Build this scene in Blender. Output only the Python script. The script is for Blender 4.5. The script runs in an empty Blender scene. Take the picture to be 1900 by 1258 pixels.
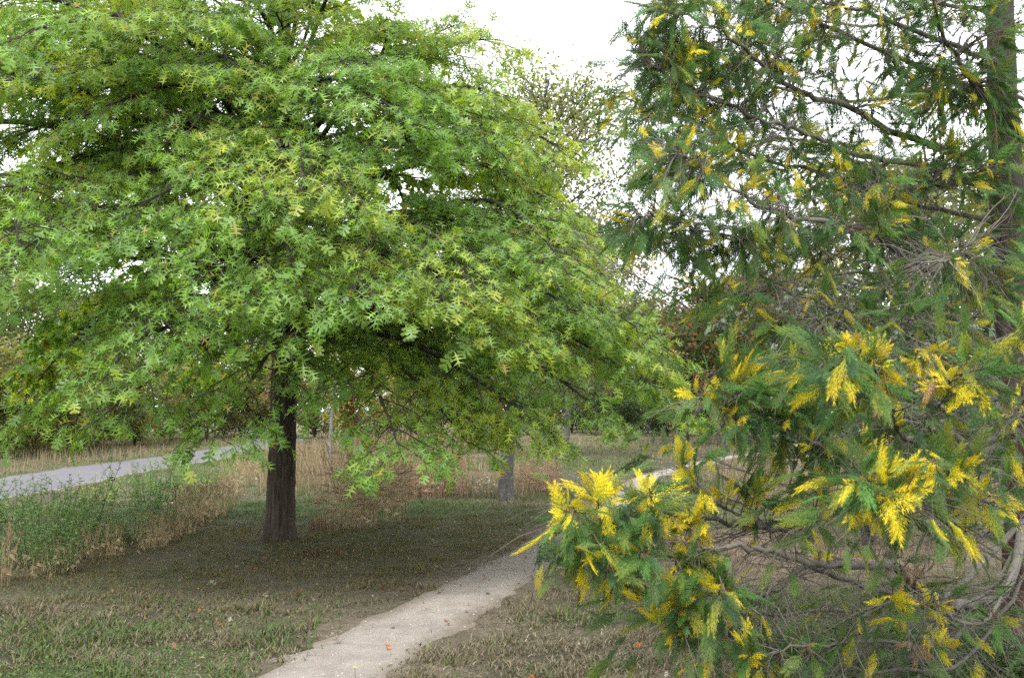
import bpy, math, random
import numpy as np
from mathutils import Matrix, Vector
rs = np.random.RandomState(7)
random.seed(7)
sc = bpy.context.scene
col = sc.collection
R = math.radians

# ------------------------------------------------------------------ camera, sky, sun, exposure
FPX, W, H = 1900.0, 1900.0, 1258.0
HORIZON = 760.0
EYE = 1.6
PITCH = math.atan((HORIZON - H / 2) / FPX)
cam = bpy.data.cameras.new('camera')
cam.sensor_width = 36.0
cam.lens = 36.0 * FPX / W
cam.clip_start = 0.05
cam.clip_end = 3000
camo = bpy.data.objects.new('camera', cam)
col.objects.link(camo)
camo.location = (0, 0, EYE)
camo.rotation_euler = (math.pi / 2 + PITCH, 0, 0)
cam.dof.use_dof = True
cam.dof.focus_distance = 9.5
cam.dof.aperture_fstop = 6.0
sc.camera = camo

world = bpy.data.worlds.new('World')
sc.world = world
world.use_nodes = True
nt = world.node_tree
nt.nodes.clear()
SUN_EL, SUN_AZ = R(58), R(200)          # compass angle of the sun, clockwise from +Y
sky = nt.nodes.new('ShaderNodeTexSky')
sky.sky_type = 'NISHITA'
sky.sun_disc = False
sky.sun_elevation = SUN_EL
sky.sun_rotation = SUN_AZ
tc = nt.nodes.new('ShaderNodeTexCoord')
ns = nt.nodes.new('ShaderNodeTexNoise')
ns.inputs['Scale'].default_value = 2.2
ns.inputs['Detail'].default_value = 5
nt.links.new(tc.outputs['Generated'], ns.inputs['Vector'])
cr = nt.nodes.new('ShaderNodeValToRGB')
cr.color_ramp.elements[0].position = 0.3
cr.color_ramp.elements[0].color = (8.6, 8.9, 9.4, 1)
cr.color_ramp.elements[1].position = 0.7
cr.color_ramp.elements[1].color = (10.6, 10.6, 10.7, 1)
nt.links.new(ns.outputs['Fac'], cr.inputs['Fac'])
mx = nt.nodes.new('ShaderNodeMixRGB')
mx.inputs['Fac'].default_value = 0.9      # closed cloud cover over the clear sky
nt.links.new(sky.outputs['Color'], mx.inputs['Color1'])
nt.links.new(cr.outputs['Color'], mx.inputs['Color2'])
bg = nt.nodes.new('ShaderNodeBackground')
bg.inputs['Strength'].default_value = 0.1
wo = nt.nodes.new('ShaderNodeOutputWorld')
nt.links.new(mx.outputs['Color'], bg.inputs['Color'])
nt.links.new(bg.outputs['Background'], wo.inputs['Surface'])

sl = bpy.data.lights.new('sun', 'SUN')
sl.energy = 1.5
sl.angle = R(25)
sl.color = (1.0, 0.96, 0.9)
so = bpy.data.objects.new('sun', sl)
col.objects.link(so)
so.location = (-5, -10, 30)
sd = Vector((math.sin(SUN_AZ) * math.cos(SUN_EL), math.cos(SUN_AZ) * math.cos(SUN_EL), math.sin(SUN_EL)))
so.rotation_euler = sd.to_track_quat('Z', 'Y').to_euler()

sc.view_settings.view_transform = 'Standard'
sc.view_settings.look = 'None'
sc.view_settings.gamma = 1
sc.view_settings.exposure = 1.55
sc.view_settings.use_curve_mapping = False
sc.cycles.max_bounces = 10
sc.cycles.diffuse_bounces = 8
sc.cycles.glossy_bounces = 2
sc.cycles.transmission_bounces = 8
sc.cycles.use_denoising = False
sc.cycles.denoiser = 'OPENIMAGEDENOISE'
sc.cycles.sample_clamp_indirect = 6

# ------------------------------------------------------------------ pixel helpers (photograph is 1900 x 1258)
CP, SP = math.cos(PITCH), math.sin(PITCH)
def ray(px, py):
    cx = (px - W / 2) / FPX
    cy = (H / 2 - py) / FPX
    return np.array([cx, CP - cy * SP, SP + cy * CP])     # camera looks along +Y, pitched up
def at(px, py, Y):
    r = ray(px, py)
    return np.array([0, 0, EYE]) + r * (Y / r[1])
def ground_at(px, py):
    r = ray(px, py)
    return np.array([0, 0, EYE]) + r * (-EYE / r[2])
def project(P):
    P = np.asarray(P, float)
    d = P - np.array([0, 0, EYE])
    zc = d[..., 1] * CP + d[..., 2] * SP
    yc = -d[..., 1] * SP + d[..., 2] * CP
    zc = np.maximum(zc, 1e-3)
    return W / 2 + FPX * d[..., 0] / zc, H / 2 - FPX * yc / zc, zc

# ------------------------------------------------------------------ small numpy value noise
_perm = np.random.RandomState(3).rand(256, 256)
def vnoise(x, y, s=1.0, seed=0):
    x = np.asarray(x, float) / s + 31.7 * seed
    y = np.asarray(y, float) / s + 17.3 * seed
    xi = np.floor(x).astype(int); yi = np.floor(y).astype(int)
    fx = x - xi; fy = y - yi
    fx = fx * fx * (3 - 2 * fx); fy = fy * fy * (3 - 2 * fy)
    a = _perm[xi % 256, yi % 256]; b = _perm[(xi + 1) % 256, yi % 256]
    c = _perm[xi % 256, (yi + 1) % 256]; d = _perm[(xi + 1) % 256, (yi + 1) % 256]
    return (a * (1 - fx) + b * fx) * (1 - fy) + (c * (1 - fx) + d * fx) * fy
def fnoise(x, y, s=1.0, seed=0, o=3):
    t = 0; a = 1; w = 0
    for i in range(o):
        t = t + a * vnoise(x, y, s / 2 ** i, seed + i * 5); w += a; a *= 0.5
    return t / w

# ------------------------------------------------------------------ mesh building
class MB:
    def __init__(s): s.V = []; s.C = []; s.Q = []; s.T = []; s.n = 0
    def add(s, V, F, c):
        V = np.asarray(V, float).reshape(-1, 3)
        F = np.asarray(F, int)
        c = np.asarray(c, float)
        if c.ndim == 1: c = np.tile(c[:3], (len(V), 1))
        (s.Q if F.shape[1] == 4 else s.T).append(F + s.n)
        s.V.append(V); s.C.append(c[:, :3]); s.n += len(V)
    def inst(s, tv, tf, P, RM, S, c, c2=None, tw=None):
        """copies of template (tv, tf) at P with rotation RM (n,3,3; columns = axes), size S, colour c"""
        n = len(P)
        if n == 0: return
        S = np.asarray(S, float)
        if S.ndim == 1: S = np.repeat(S[:, None], 3, 1)
        L = tv[None] * S[:, None, :]
        V = np.einsum('nij,nkj->nki', RM, L) + P[:, None, :]
        F = (tf[None] + (np.arange(n) * len(tv))[:, None, None]).reshape(-1, tf.shape[1])
        cc = np.repeat(np.asarray(c, float), len(tv), 0)
        if c2 is not None: cc = cc + (np.repeat(np.asarray(c2, float), len(tv), 0) - cc) * np.tile(tw, n)[:, None]
        s.add(V.reshape(-1, 3), F, cc)
    def build(s, name, mat, parent=None, smooth=False, kind=None):
        me = mesh_from(name, s, mat, smooth)
        o = bpy.data.objects.new(name, me)
        col.objects.link(o)
        if parent is not None: o.parent = parent
        if kind: o['kind'] = kind
        return o
def mesh_from(name, s, mat, smooth=False):
    me = bpy.data.meshes.new(name)
    V = np.concatenate(s.V); C = np.concatenate(s.C)
    T = np.concatenate(s.T) if s.T else np.zeros((0, 3), int)
    Q = np.concatenate(s.Q) if s.Q else np.zeros((0, 4), int)
    me.vertices.add(len(V)); me.vertices.foreach_set('co', V.astype(np.float32).ravel())
    idx = np.concatenate([T.ravel(), Q.ravel()]).astype(np.int32)
    me.loops.add(len(idx)); me.loops.foreach_set('vertex_index', idx)
    st = np.concatenate([np.arange(len(T)) * 3, len(T) * 3 + np.arange(len(Q)) * 4]).astype(np.int32)
    me.polygons.add(len(st)); me.polygons.foreach_set('loop_start', st)
    if smooth: me.polygons.foreach_set('use_smooth', np.ones(len(st), bool))
    a = me.attributes.new('Col', 'FLOAT_COLOR', 'POINT')
    a.data.foreach_set('color', np.concatenate([C, np.ones((len(C), 1))], 1).astype(np.float32).ravel())
    me.update(calc_edges=True)
    me.materials.append(mat)
    return me
def empty(name, loc, label, cat, group=None):
    o = bpy.data.objects.new(name, None)
    o.empty_display_size = 0.2
    col.objects.link(o)
    o.location = tuple(loc)
    return tag(o, label, cat, group)
def tag(o, label=None, cat=None, group=None, kind=None):
    if label: o['label'] = label
    if cat: o['category'] = cat
    if group: o['group'] = group
    if kind: o['kind'] = kind
    return o
def unit(v):
    v = np.asarray(v, float)
    return v / np.maximum(np.linalg.norm(v, axis=-1, keepdims=True), 1e-9)
def frames(d, up, roll=None):
    """rotation matrices with x along d, z near up; optional roll about d"""
    x = unit(d); y = unit(np.cross(up, x)); z = np.cross(x, y)
    if roll is not None:
        c = np.cos(roll)[:, None]; s_ = np.sin(roll)[:, None]
        y, z = y * c + z * s_, z * c - y * s_
    return np.stack([x, y, z], -1)
def tube(mb, P, r, k, c, cap=False):
    P = np.asarray(P, float); n = len(P)
    r = np.broadcast_to(np.asarray(r, float), (n,))
    t = unit(np.gradient(P, axis=0))
    ref = np.array([0.13, 0.21, 1.0]) if abs(t[:, 2]).mean() < 0.8 else np.array([1.0, 0.2, 0.1])
    u = unit(np.cross(t, ref)); v = np.cross(t, u)
    a = np.arange(k) * 2 * math.pi / k
    V = P[:, None] + r[:, None, None] * (np.cos(a)[None, :, None] * u[:, None] + np.sin(a)[None, :, None] * v[:, None])
    i = np.arange(n - 1)[:, None] * k; j = np.arange(k)[None]; j2 = (j + 1) % k
    F = np.stack([i + j, i + j2, i + k + j2, i + k + j], -1).reshape(-1, 4)
    mb.add(V.reshape(-1, 3), F, c)
def curve(K, n):
    """smooth curve through key points"""
    K = np.asarray(K, float)
    if len(K) == 2: K = np.array([K[0], K.mean(0), K[1]])
    E = np.vstack([2 * K[0] - K[1], K, 2 * K[-1] - K[-2]])
    out = []
    m = len(K) - 1
    for t in np.linspace(0, m, n):
        i = min(int(t), m - 1); f = t - i
        a, b, c_, d = E[i:i + 4]
        out.append(0.5 * (2 * b + (c_ - a) * f + (2 * a - 5 * b + 4 * c_ - d) * f * f + (3 * b - 3 * c_ + d - a) * f ** 3))
    return np.array(out)
def interp(P, t):
    x = t * (len(P) - 1); i = min(int(x), len(P) - 2); f = x - i
    return P[i] * (1 - f) + P[i + 1] * f, unit(P[i + 1] - P[i])

# ------------------------------------------------------------------ materials
def new_mat(name):
    m = bpy.data.materials.new(name); m.use_nodes = True
    t = m.node_tree; t.nodes.clear()
    return m, t, t.nodes.new('ShaderNodeOutputMaterial')
def N(t, ty, **kw):
    n = t.nodes.new(ty)
    for k, v in kw.items():
        if k in n.inputs: n.inputs[k].default_value = v
        else: setattr(n, k, v)
    return n
def leaf_mat(name, trans=0.4, rough=0.45, spec=0.5, tint=(1.15, 1.1, 0.55)):
    m, t, out = new_mat(name)
    at_ = N(t, 'ShaderNodeAttribute', attribute_name='Col')
    tcn = N(t, 'ShaderNodeTexCoord')
    no = N(t, 'ShaderNodeTexNoise', Scale=60.0, Detail=2.0)
    t.links.new(tcn.outputs['Object'], no.inputs['Vector'])
    mr = N(t, 'ShaderNodeMapRange')
    mr.inputs['To Min'].default_value = 0.75; mr.inputs['To Max'].default_value = 1.25
    t.links.new(no.outputs['Fac'], mr.inputs['Value'])
    mu = N(t, 'ShaderNodeVectorMath', operation='SCALE')
    t.links.new(at_.outputs['Color'], mu.inputs[0]); t.links.new(mr.outputs['Result'], mu.inputs['Scale'])
    p = N(t, 'ShaderNodeBsdfPrincipled', Roughness=rough)
    p.inputs['Specular IOR Level'].default_value = spec
    t.links.new(mu.outputs[0], p.inputs['Base Color'])
    tm = N(t, 'ShaderNodeVectorMath', operation='MULTIPLY')
    tm.inputs[1].default_value = tint
    t.links.new(mu.outputs[0], tm.inputs[0])
    tr = N(t, 'ShaderNodeBsdfTranslucent')
    t.links.new(tm.outputs[0], tr.inputs['Color'])
    mx = N(t, 'ShaderNodeMixShader', Fac=trans)
    t.links.new(p.outputs[0], mx.inputs[1]); t.links.new(tr.outputs[0], mx.inputs[2])
    t.links.new(mx.outputs[0], out.inputs['Surface'])
    return m
def bark_mat(name, sx=14.0, sz=2.2, c1=0.55, c2=1.35, bump=0.6, lichen=None):
    m, t, out = new_mat(name)
    at_ = N(t, 'ShaderNodeAttribute', attribute_name='Col')
    tcn = N(t, 'ShaderNodeTexCoord')
    mp = N(t, 'ShaderNodeMapping')
    mp.inputs['Scale'].default_value = (sx, sx, sz)
    t.links.new(tcn.outputs['Object'], mp.inputs['Vector'])
    no = N(t, 'ShaderNodeTexNoise', Scale=1.6, Detail=6.0, Roughness=0.7)
    t.links.new(mp.outputs[0], no.inputs['Vector'])
    mr = N(t, 'ShaderNodeMapRange')
    mr.inputs['From Min'].default_value = 0.3; mr.inputs['From Max'].default_value = 0.7
    mr.inputs['To Min'].default_value = c1; mr.inputs['To Max'].default_value = c2
    t.links.new(no.outputs['Fac'], mr.inputs['Value'])
    mu = N(t, 'ShaderNodeVectorMath', operation='SCALE')
    t.links.new(at_.outputs['Color'], mu.inputs[0]); t.links.new(mr.outputs['Result'], mu.inputs['Scale'])
    src = mu.outputs[0]
    if lichen:
        n2 = N(t, 'ShaderNodeTexNoise', Scale=lichen[3], Detail=5.0, Roughness=0.65)
        t.links.new(tcn.outputs['Object'], n2.inputs['Vector'])
        r2 = N(t, 'ShaderNodeMapRange')
        r2.inputs['From Min'].default_value = 0.52; r2.inputs['From Max'].default_value = 0.66
        t.links.new(n2.outputs['Fac'], r2.inputs['Value'])
        mm = N(t, 'ShaderNodeMixRGB')
        mm.inputs['Color2'].default_value = (*lichen[:3], 1)
        t.links.new(r2.outputs['Result'], mm.inputs['Fac']); t.links.new(src, mm.inputs['Color1'])
        src = mm.outputs[0]
    p = N(t, 'ShaderNodeBsdfPrincipled', Roughness=0.9)
    p.inputs['Specular IOR Level'].default_value = 0.2
    t.links.new(src, p.inputs['Base Color'])
    b = N(t, 'ShaderNodeBump', Strength=bump, Distance=0.01)
    t.links.new(no.outputs['Fac'], b.inputs['Height']); t.links.new(b.outputs[0], p.inputs['Normal'])
    t.links.new(p.outputs[0], out.inputs['Surface'])
    return m
def ground_mat(name, scale=9.0, lo=0.6, hi=1.4, bump=0.8, dist=0.02, fine=90.0):
    m, t, out = new_mat(name)
    at_ = N(t, 'ShaderNodeAttribute', attribute_name='Col')
    tcn = N(t, 'ShaderNodeTexCoord')
    n1 = N(t, 'ShaderNodeTexNoise', Scale=scale, Detail=8.0, Roughness=0.75)
    n2 = N(t, 'ShaderNodeTexNoise', Scale=fine, Detail=4.0, Roughness=0.7)
    t.links.new(tcn.outputs['Object'], n1.inputs['Vector']); t.links.new(tcn.outputs['Object'], n2.inputs['Vector'])
    ad = N(t, 'ShaderNodeMath', operation='ADD')
    t.links.new(n1.outputs['Fac'], ad.inputs[0]); t.links.new(n2.outputs['Fac'], ad.inputs[1])
    mr = N(t, 'ShaderNodeMapRange')
    mr.inputs['From Min'].default_value = 0.7; mr.inputs['From Max'].default_value = 1.3
    mr.inputs['To Min'].default_value = lo; mr.inputs['To Max'].default_value = hi
    t.links.new(ad.outputs[0], mr.inputs['Value'])
    mu = N(t, 'ShaderNodeVectorMath', operation='SCALE')
    t.links.new(at_.outputs['Color'], mu.inputs[0]); t.links.new(mr.outputs['Result'], mu.inputs['Scale'])
    p = N(t, 'ShaderNodeBsdfPrincipled', Roughness=0.95)
    p.inputs['Specular IOR Level'].default_value = 0.15
    t.links.new(mu.outputs[0], p.inputs['Base Color'])
    b = N(t, 'ShaderNodeBump', Strength=bump, Distance=dist)
    t.links.new(ad.outputs[0], b.inputs['Height']); t.links.new(b.outputs[0], p.inputs['Normal'])
    t.links.new(p.outputs[0], out.inputs['Surface'])
    return m
M_OAK = leaf_mat('oak_leaf', 0.5, 0.42, 0.5)
M_CED = leaf_mat('cedar_frond', 0.36, 0.6, 0.25, (1.1, 1.05, 0.6))
M_BG = leaf_mat('tree_leaf', 0.46, 0.5, 0.4)
M_GLOSS = leaf_mat('glossy_leaf', 0.2, 0.28, 0.6)
M_WEED = leaf_mat('weed_leaf', 0.35, 0.6, 0.3)
M_GRASS = leaf_mat('grass_blade', 0.3, 0.7, 0.2, (1.05, 1.05, 0.8))
M_DRY = leaf_mat('withered_leaf', 0.3, 0.7, 0.2, (1.1, 0.95, 0.7))
M_OBARK = bark_mat('oak_bark', 22, 3.0, 0.5, 1.5, 0.8)
M_CBARK = bark_mat('cedar_bark', 16, 5.0, 0.6, 1.4, 0.8, (0.090, 0.084, 0.068, 9.0))
M_TWIG = bark_mat('twig_bark', 30, 30, 0.65, 1.35, 0.3, (0.13, 0.135, 0.075, 26.0))
M_GBARK = bark_mat('grey_bark', 12, 5, 0.6, 1.4, 0.7, (0.17, 0.172, 0.158, 14.0))
M_GROUND = ground_mat('ground', 9.0, 0.3, 1.75, 1.0, 0.03, 75.0)
M_PATH = ground_mat('path_dust', 6.0, 0.66, 1.22, 0.9, 0.012, 170.0)
M_ROAD = ground_mat('road_asphalt', 1.2, 0.92, 1.08, 0.25, 0.005, 140.0)
M_STONE = ground_mat('stone', 30.0, 0.8, 1.15, 0.5, 0.01)

# ------------------------------------------------------------------ ground, path, road
OAK = np.array([*ground_at(517, 1012)[:2], 0.0])
CEDAR = np.array([3.46, 7.0, 0.0])
path_px = [(520, 1330), (575, 1258), (700, 1180), (850, 1105), (985, 1035), (1065, 985), (1120, 945), (1165, 912), (1200, 886), (1260, 868), (1330, 852), (1400, 842), (1520, 832), (1700, 822)]
PATH = curve([ground_at(*p)[:2].tolist() + [0] for p in path_px], 260)
PATH = np.vstack([[PATH[0] + (PATH[0] - PATH[6]) * k for k in (3.0, 2.0, 1.0)], PATH])
pw_px = np.interp(PATH[:, 1], [0, 6, 9, 13.5, 18, 24, 60], [0.42, 0.39, 0.37, 0.33, 0.34, 0.30, 0.32])
def path_dist(x, y):
    """signed distance to the path edge (negative on the path)"""
    x = np.asarray(x, float).ravel(); y = np.asarray(y, float).ravel()
    out = np.full(x.shape, 1e9)
    step = 20000
    Q = PATH[::3]; w = pw_px[::3]
    for i in range(0, len(x), step):
        d = np.hypot(x[i:i + step, None] - Q[None, :, 0], y[i:i + step, None] - Q[None, :, 1]) - w[None]
        out[i:i + step] = d.min(1)
    return out
ROAD_K = [(-10.6, -40, 0), (-10.6, 0, 0), (-10.7, 18, 0), (-10.9, 30, 0), (-11.2, 45, 0), (-13.5, 60, 0), (-19, 76, 0), (-30, 95, 0)]
ROAD = curve(ROAD_K, 120)
RW = 1.5
def road_dist(x, y):
    x = np.asarray(x, float).ravel(); y = np.asarray(y, float).ravel()
    out = np.full(x.shape, 1e9)
    for i in range(0, len(x), 20000):
        out[i:i + 20000] = (np.hypot(x[i:i + 20000, None] - ROAD[None, :, 0], y[i:i + 20000, None] - ROAD[None, :, 1]) - RW).min(1)
    return out
def gz(x, y):
    x = np.asarray(x, float); y = np.asarray(y, float)
    d = np.hypot(x - OAK[0], y - OAK[1])
    f = np.clip((40 - np.hypot(x, y)) / 20, 0, 1)
    return 0.09 * np.exp(-(d / 1.6) ** 2) + f * 0.05 * np.sin(x * 0.55 + 1.3) * np.cos(y * 0.43 + 0.4) - 0.02
def spaced(a, b, step, far, g=1.13):
    c = list(np.arange(a, b + 1e-6, step)); s = step
    while c[-1] < far: s *= g; c.append(c[-1] + s)
    return c
gx = np.array(sorted(set([-v for v in spaced(0, 13, 0.2, 450)] + spaced(0, 13, 0.2, 450))))
gy = np.array(sorted([-v for v in spaced(0.2, 1, 0.4, 60)] + spaced(0, 26, 0.2, 900)))
GX, GY = np.meshgrid(gx, gy)
fx, fy = GX.ravel(), GY.ravel()
pd = path_dist(fx, fy); rd = road_dist(fx, fy)
od = np.hypot(fx - OAK[0], fy - OAK[1])
def ground_colour(x, y, pd, rd):
    """earth and turf colours: dry grey-brown turf, green patches, moss under the oak, dusty soil by the path"""
    dry = np.array([0.088, 0.080, 0.050]); green = np.array([0.066, 0.088, 0.032]); moss = np.array([0.105, 0.094, 0.022])
    soil = np.array([0.180, 0.145, 0.110]); thatch = np.array([0.130, 0.113, 0.078])
    n1 = fnoise(x, y, 2.2, 1)[:, None]; n2 = fnoise(x, y, 0.7, 4)[:, None]; n3 = fnoise(x, y, 1.4, 9)[:, None]
    c = dry + (thatch - dry) * np.clip((n2 - 0.4) * 3, 0, 1)
    c = c * (0.78 + 0.45 * n2)
    c = c + (green - c) * np.clip((n1 - 0.42) * 5, 0, 1) * 0.9
    c = c + (green - c) * np.clip(1.25 - np.hypot((x[:, None] + 2.9) / 2.0, (y[:, None] - 6.6) / 1.6), 0, 1) * np.clip((n2 - 0.3) * 4, 0, 1)   # clover patch
    o = np.hypot(x - OAK[0], y - OAK[1])[:, None]
    c = c + (thatch - c) * np.clip((4.6 - o) / 1.6, 0, 1) * 0.75
    c = c + (moss - c) * np.clip((3.6 - o) / 2.0, 0, 1) * np.clip((n3 - 0.3) * 3, 0, 1) * 0.75
    s = np.clip(1 - (pd[:, None] - 0.02) / 0.55, 0, 1) * np.clip((n2 - 0.25) * 3, 0, 1)
    c = c + (soil - c) * s
    # pale dry grass strip on the right of the path, below the conifer
    r = np.clip(1 - np.hypot((x[:, None] - 4.0) / 3.2, (y[:, None] - 12.0) / 3.0), 0, 1) * 1.6
    c = c + (np.array([0.25, 0.185, 0.14]) - c) * np.clip(r, 0, 0.85)
    # green lawn strip beyond the oak
    g = np.clip(1.3 - np.hypot((x[:, None] + 2.6) / 2.4, (y[:, None] - 17.0) / 2.2), 0, 1)
    c = c + (np.array([0.085, 0.15, 0.045]) - c) * g * 0.8
    far = np.clip((np.hypot(x, y)[:, None] - 30) / 40, 0, 1)
    c = c + (np.array([0.16, 0.145, 0.08]) - c) * far * 0.6
    return c
mb = MB()
nx, ny = len(gx), len(gy)
ii = (np.arange(ny - 1)[:, None] * nx + np.arange(nx - 1)[None]).ravel()
mb.add(np.stack([fx, fy, gz(fx, fy)], 1), np.stack([ii, ii + 1, ii + nx + 1, ii + nx], 1), ground_colour(fx, fy, pd, rd))
g = mb.build('ground', M_GROUND, smooth=True, kind='structure')
tag(g, 'dry mown turf with moss and bare patches')

def strip(C, w_fn, nacross, lift, colour_fn, rag):
    t = unit(np.gradient(C, axis=0)); nrm = np.stack([-t[:, 1], t[:, 0], 0 * t[:, 0]], 1)
    u = np.linspace(-1, 1, nacross)
    w = np.broadcast_to(w_fn, (len(C),))
    V = np.zeros((len(C), nacross, 3))
    for j, a in enumerate(u):
        ww = w * a
        if abs(a) > 0.99:
            ww = ww + math.copysign(1, a) * rag * (fnoise(C[:, 0] * 1.0, C[:, 1], 0.35, 20 + j) - 0.5) * 2
        V[:, j] = C + nrm * ww[:, None]
    edge = np.clip((np.abs(u)[None] - 0.6) / 0.4, 0, 1)
    wob_ = fnoise(V[..., 0], V[..., 1], 0.28, 47) - 0.5
    V[..., 2] = gz(V[..., 0], V[..., 1]) + lift * (1 - 1.9 * edge ** 2) + wob_ * edge * 0.075
    m = MB(); n = nacross
    i = (np.arange(len(C) - 1)[:, None] * n + np.arange(n - 1)[None]).ravel()
    m.add(V.reshape(-1, 3), np.stack([i, i + 1, i + n + 1, i + n], 1), colour_fn(V.reshape(-1, 3), np.tile(u, len(C))))
    return m
def path_col(V, u):
    n = fnoise(V[:, 0], V[:, 1], 0.5, 31)[:, None]; n2 = fnoise(V[:, 0], V[:, 1], 1.8, 33)[:, None]
    c = np.array([0.300, 0.268, 0.236]) * (0.85 + 0.3 * n)
    e = np.clip((np.abs(u)[:, None] - 0.55) / 0.45 + (n - 0.5) * 1.2, 0, 1)
    c = c + (np.array([0.175, 0.142, 0.108]) - c) * e * 0.85
    far_brown = np.clip(1 - np.abs(V[:, 1:2] - 14.5) / 3.0, 0, 1) * np.clip(n2 * 2 - 0.3, 0, 1)   # worn earthy stretch
    return c + (np.array([0.18, 0.142, 0.105]) - c) * far_brown * 0.65
Cp = curve(PATH[::4], 420)
wp = np.interp(Cp[:, 1], PATH[:, 1], pw_px)
o = strip(Cp, wp * 1.12, 17, 0.015, path_col, 0.10).build('path', M_PATH, smooth=True, kind='structure')
tag(o, 'narrow pale trodden dirt path winding over the turf')
def road_col(V, u):
    n = fnoise(V[:, 0], V[:, 1], 2.5, 41)[:, None]
    c = np.array([0.118, 0.114, 0.125]) * (0.9 + 0.2 * n)
    e = np.clip((np.abs(u)[:, None] - 0.8) / 0.2, 0, 1)
    return c + (np.array([0.25, 0.22, 0.17]) - c) * e * 0.7
o = strip(curve(ROAD_K, 300), RW, 9, 0.03, road_col, 0.08).build('road', M_ROAD, smooth=True, kind='structure')
tag(o, 'narrow grey asphalt lane beyond the weeds')

# ------------------------------------------------------------------ leaf templates
def oak_leaf(detail):
    """pin oak leaf: petiole, narrow core, three pairs of pointed lobes and a pointed end"""
    V = []; T = []
    xs, ws = ([0.0, 0.16, 0.30, 0.44, 0.58, 0.70, 0.82, 1.0], [0.007, 0.008, 0.042, 0.052, 0.048, 0.044, 0.038, 0.004]) if detail else ([0.0, 0.30, 0.66, 1.0], [0.005, 0.045, 0.050, 0.004])
    for x, w in zip(xs, ws): V += [(x, w), (x, -w)]
    for i in range(len(xs) - 1):
        a = 2 * i
        T += [(a, a + 2, a + 1), (a + 1, a + 2, a + 3)]
    for x0, x1, tx, ty in [(0.30, 0.40, 0.42, 0.30), (0.46, 0.58, 0.66, 0.42), (0.68, 0.80, 0.92, 0.32)]:
        for sg in (1, -1):
            k = len(V)
            if detail:
                V += [(x0, 0), (x1, 0), (tx, sg * ty), (tx - 0.05, sg * (ty * 0.78)), (tx + 0.09, sg * ty * 0.66), (tx + 0.005, sg * ty * 0.56)]
                T += [(k, k + 1, k + 5), (k + 5, k + 2, k + 3), (k + 5, k + 4, k + 2), (k, k + 5, k + 3), (k + 1, k + 4, k + 5)]
            else:
                V += [(x0, 0), (x1, 0), (tx, sg * ty)]
                T += [(k, k + 1, k + 2)]
    for sg in ((1, -1) if detail else ()):
        k = len(V)
        V += [(0.84, 0), (0.93, 0), (0.99, sg * 0.14)]
        T += [(k, k + 1, k + 2)]
    V = np.array(V)
    z = 0.16 * np.abs(V[:, 1]) - 0.22 * V[:, 0] ** 2
    return np.column_stack([V, z]), np.array(T)
OAK_T = oak_leaf(False); OAK_D = oak_leaf(True)
OAK_F = (np.array([(0.0, 0, 0), (0.3, .06, 0), (0.3, -.06, 0), (0.95, .02, -.18), (0.38, .30, .02), (0.55, 0, -.06), (0.62, .42, 0), (0.75, 0, -.12), (0.9, .33, -.12), (0.38, -.30, .02), (0.62, -.42, 0), (0.9, -.33, -.12)]),
         np.array([(0, 2, 1), (1, 2, 3), (0, 5, 4), (1, 7, 6), (5, 3, 8), (0, 9, 5), (2, 10, 7), (5, 11, 3)]))
# simple folded leaf, 4 triangles
FOLD = (np.array([(0, 0, 0), (.45, .3, .06), (1, 0, -.1), (.45, -.3, .06), (.5, 0, -.02)]), np.array([(0, 1, 4), (1, 2, 4), (2, 3, 4), (3, 0, 4)]))
DIAM = (np.array([(0, 0, 0), (.5, .3, .05), (1, 0, -.06), (.5, -.3, .05)]), np.array([(0, 2, 1), (0, 3, 2)]))
LANCE = (np.array([(0, 0, 0), (.4, .12, .02), (1, 0, -.12), (.4, -.12, .02)]), np.array([(0, 2, 1), (0, 3, 2)]))

def rand_dirs(n):
    return unit(rs.normal(size=(n, 3)))

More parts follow.
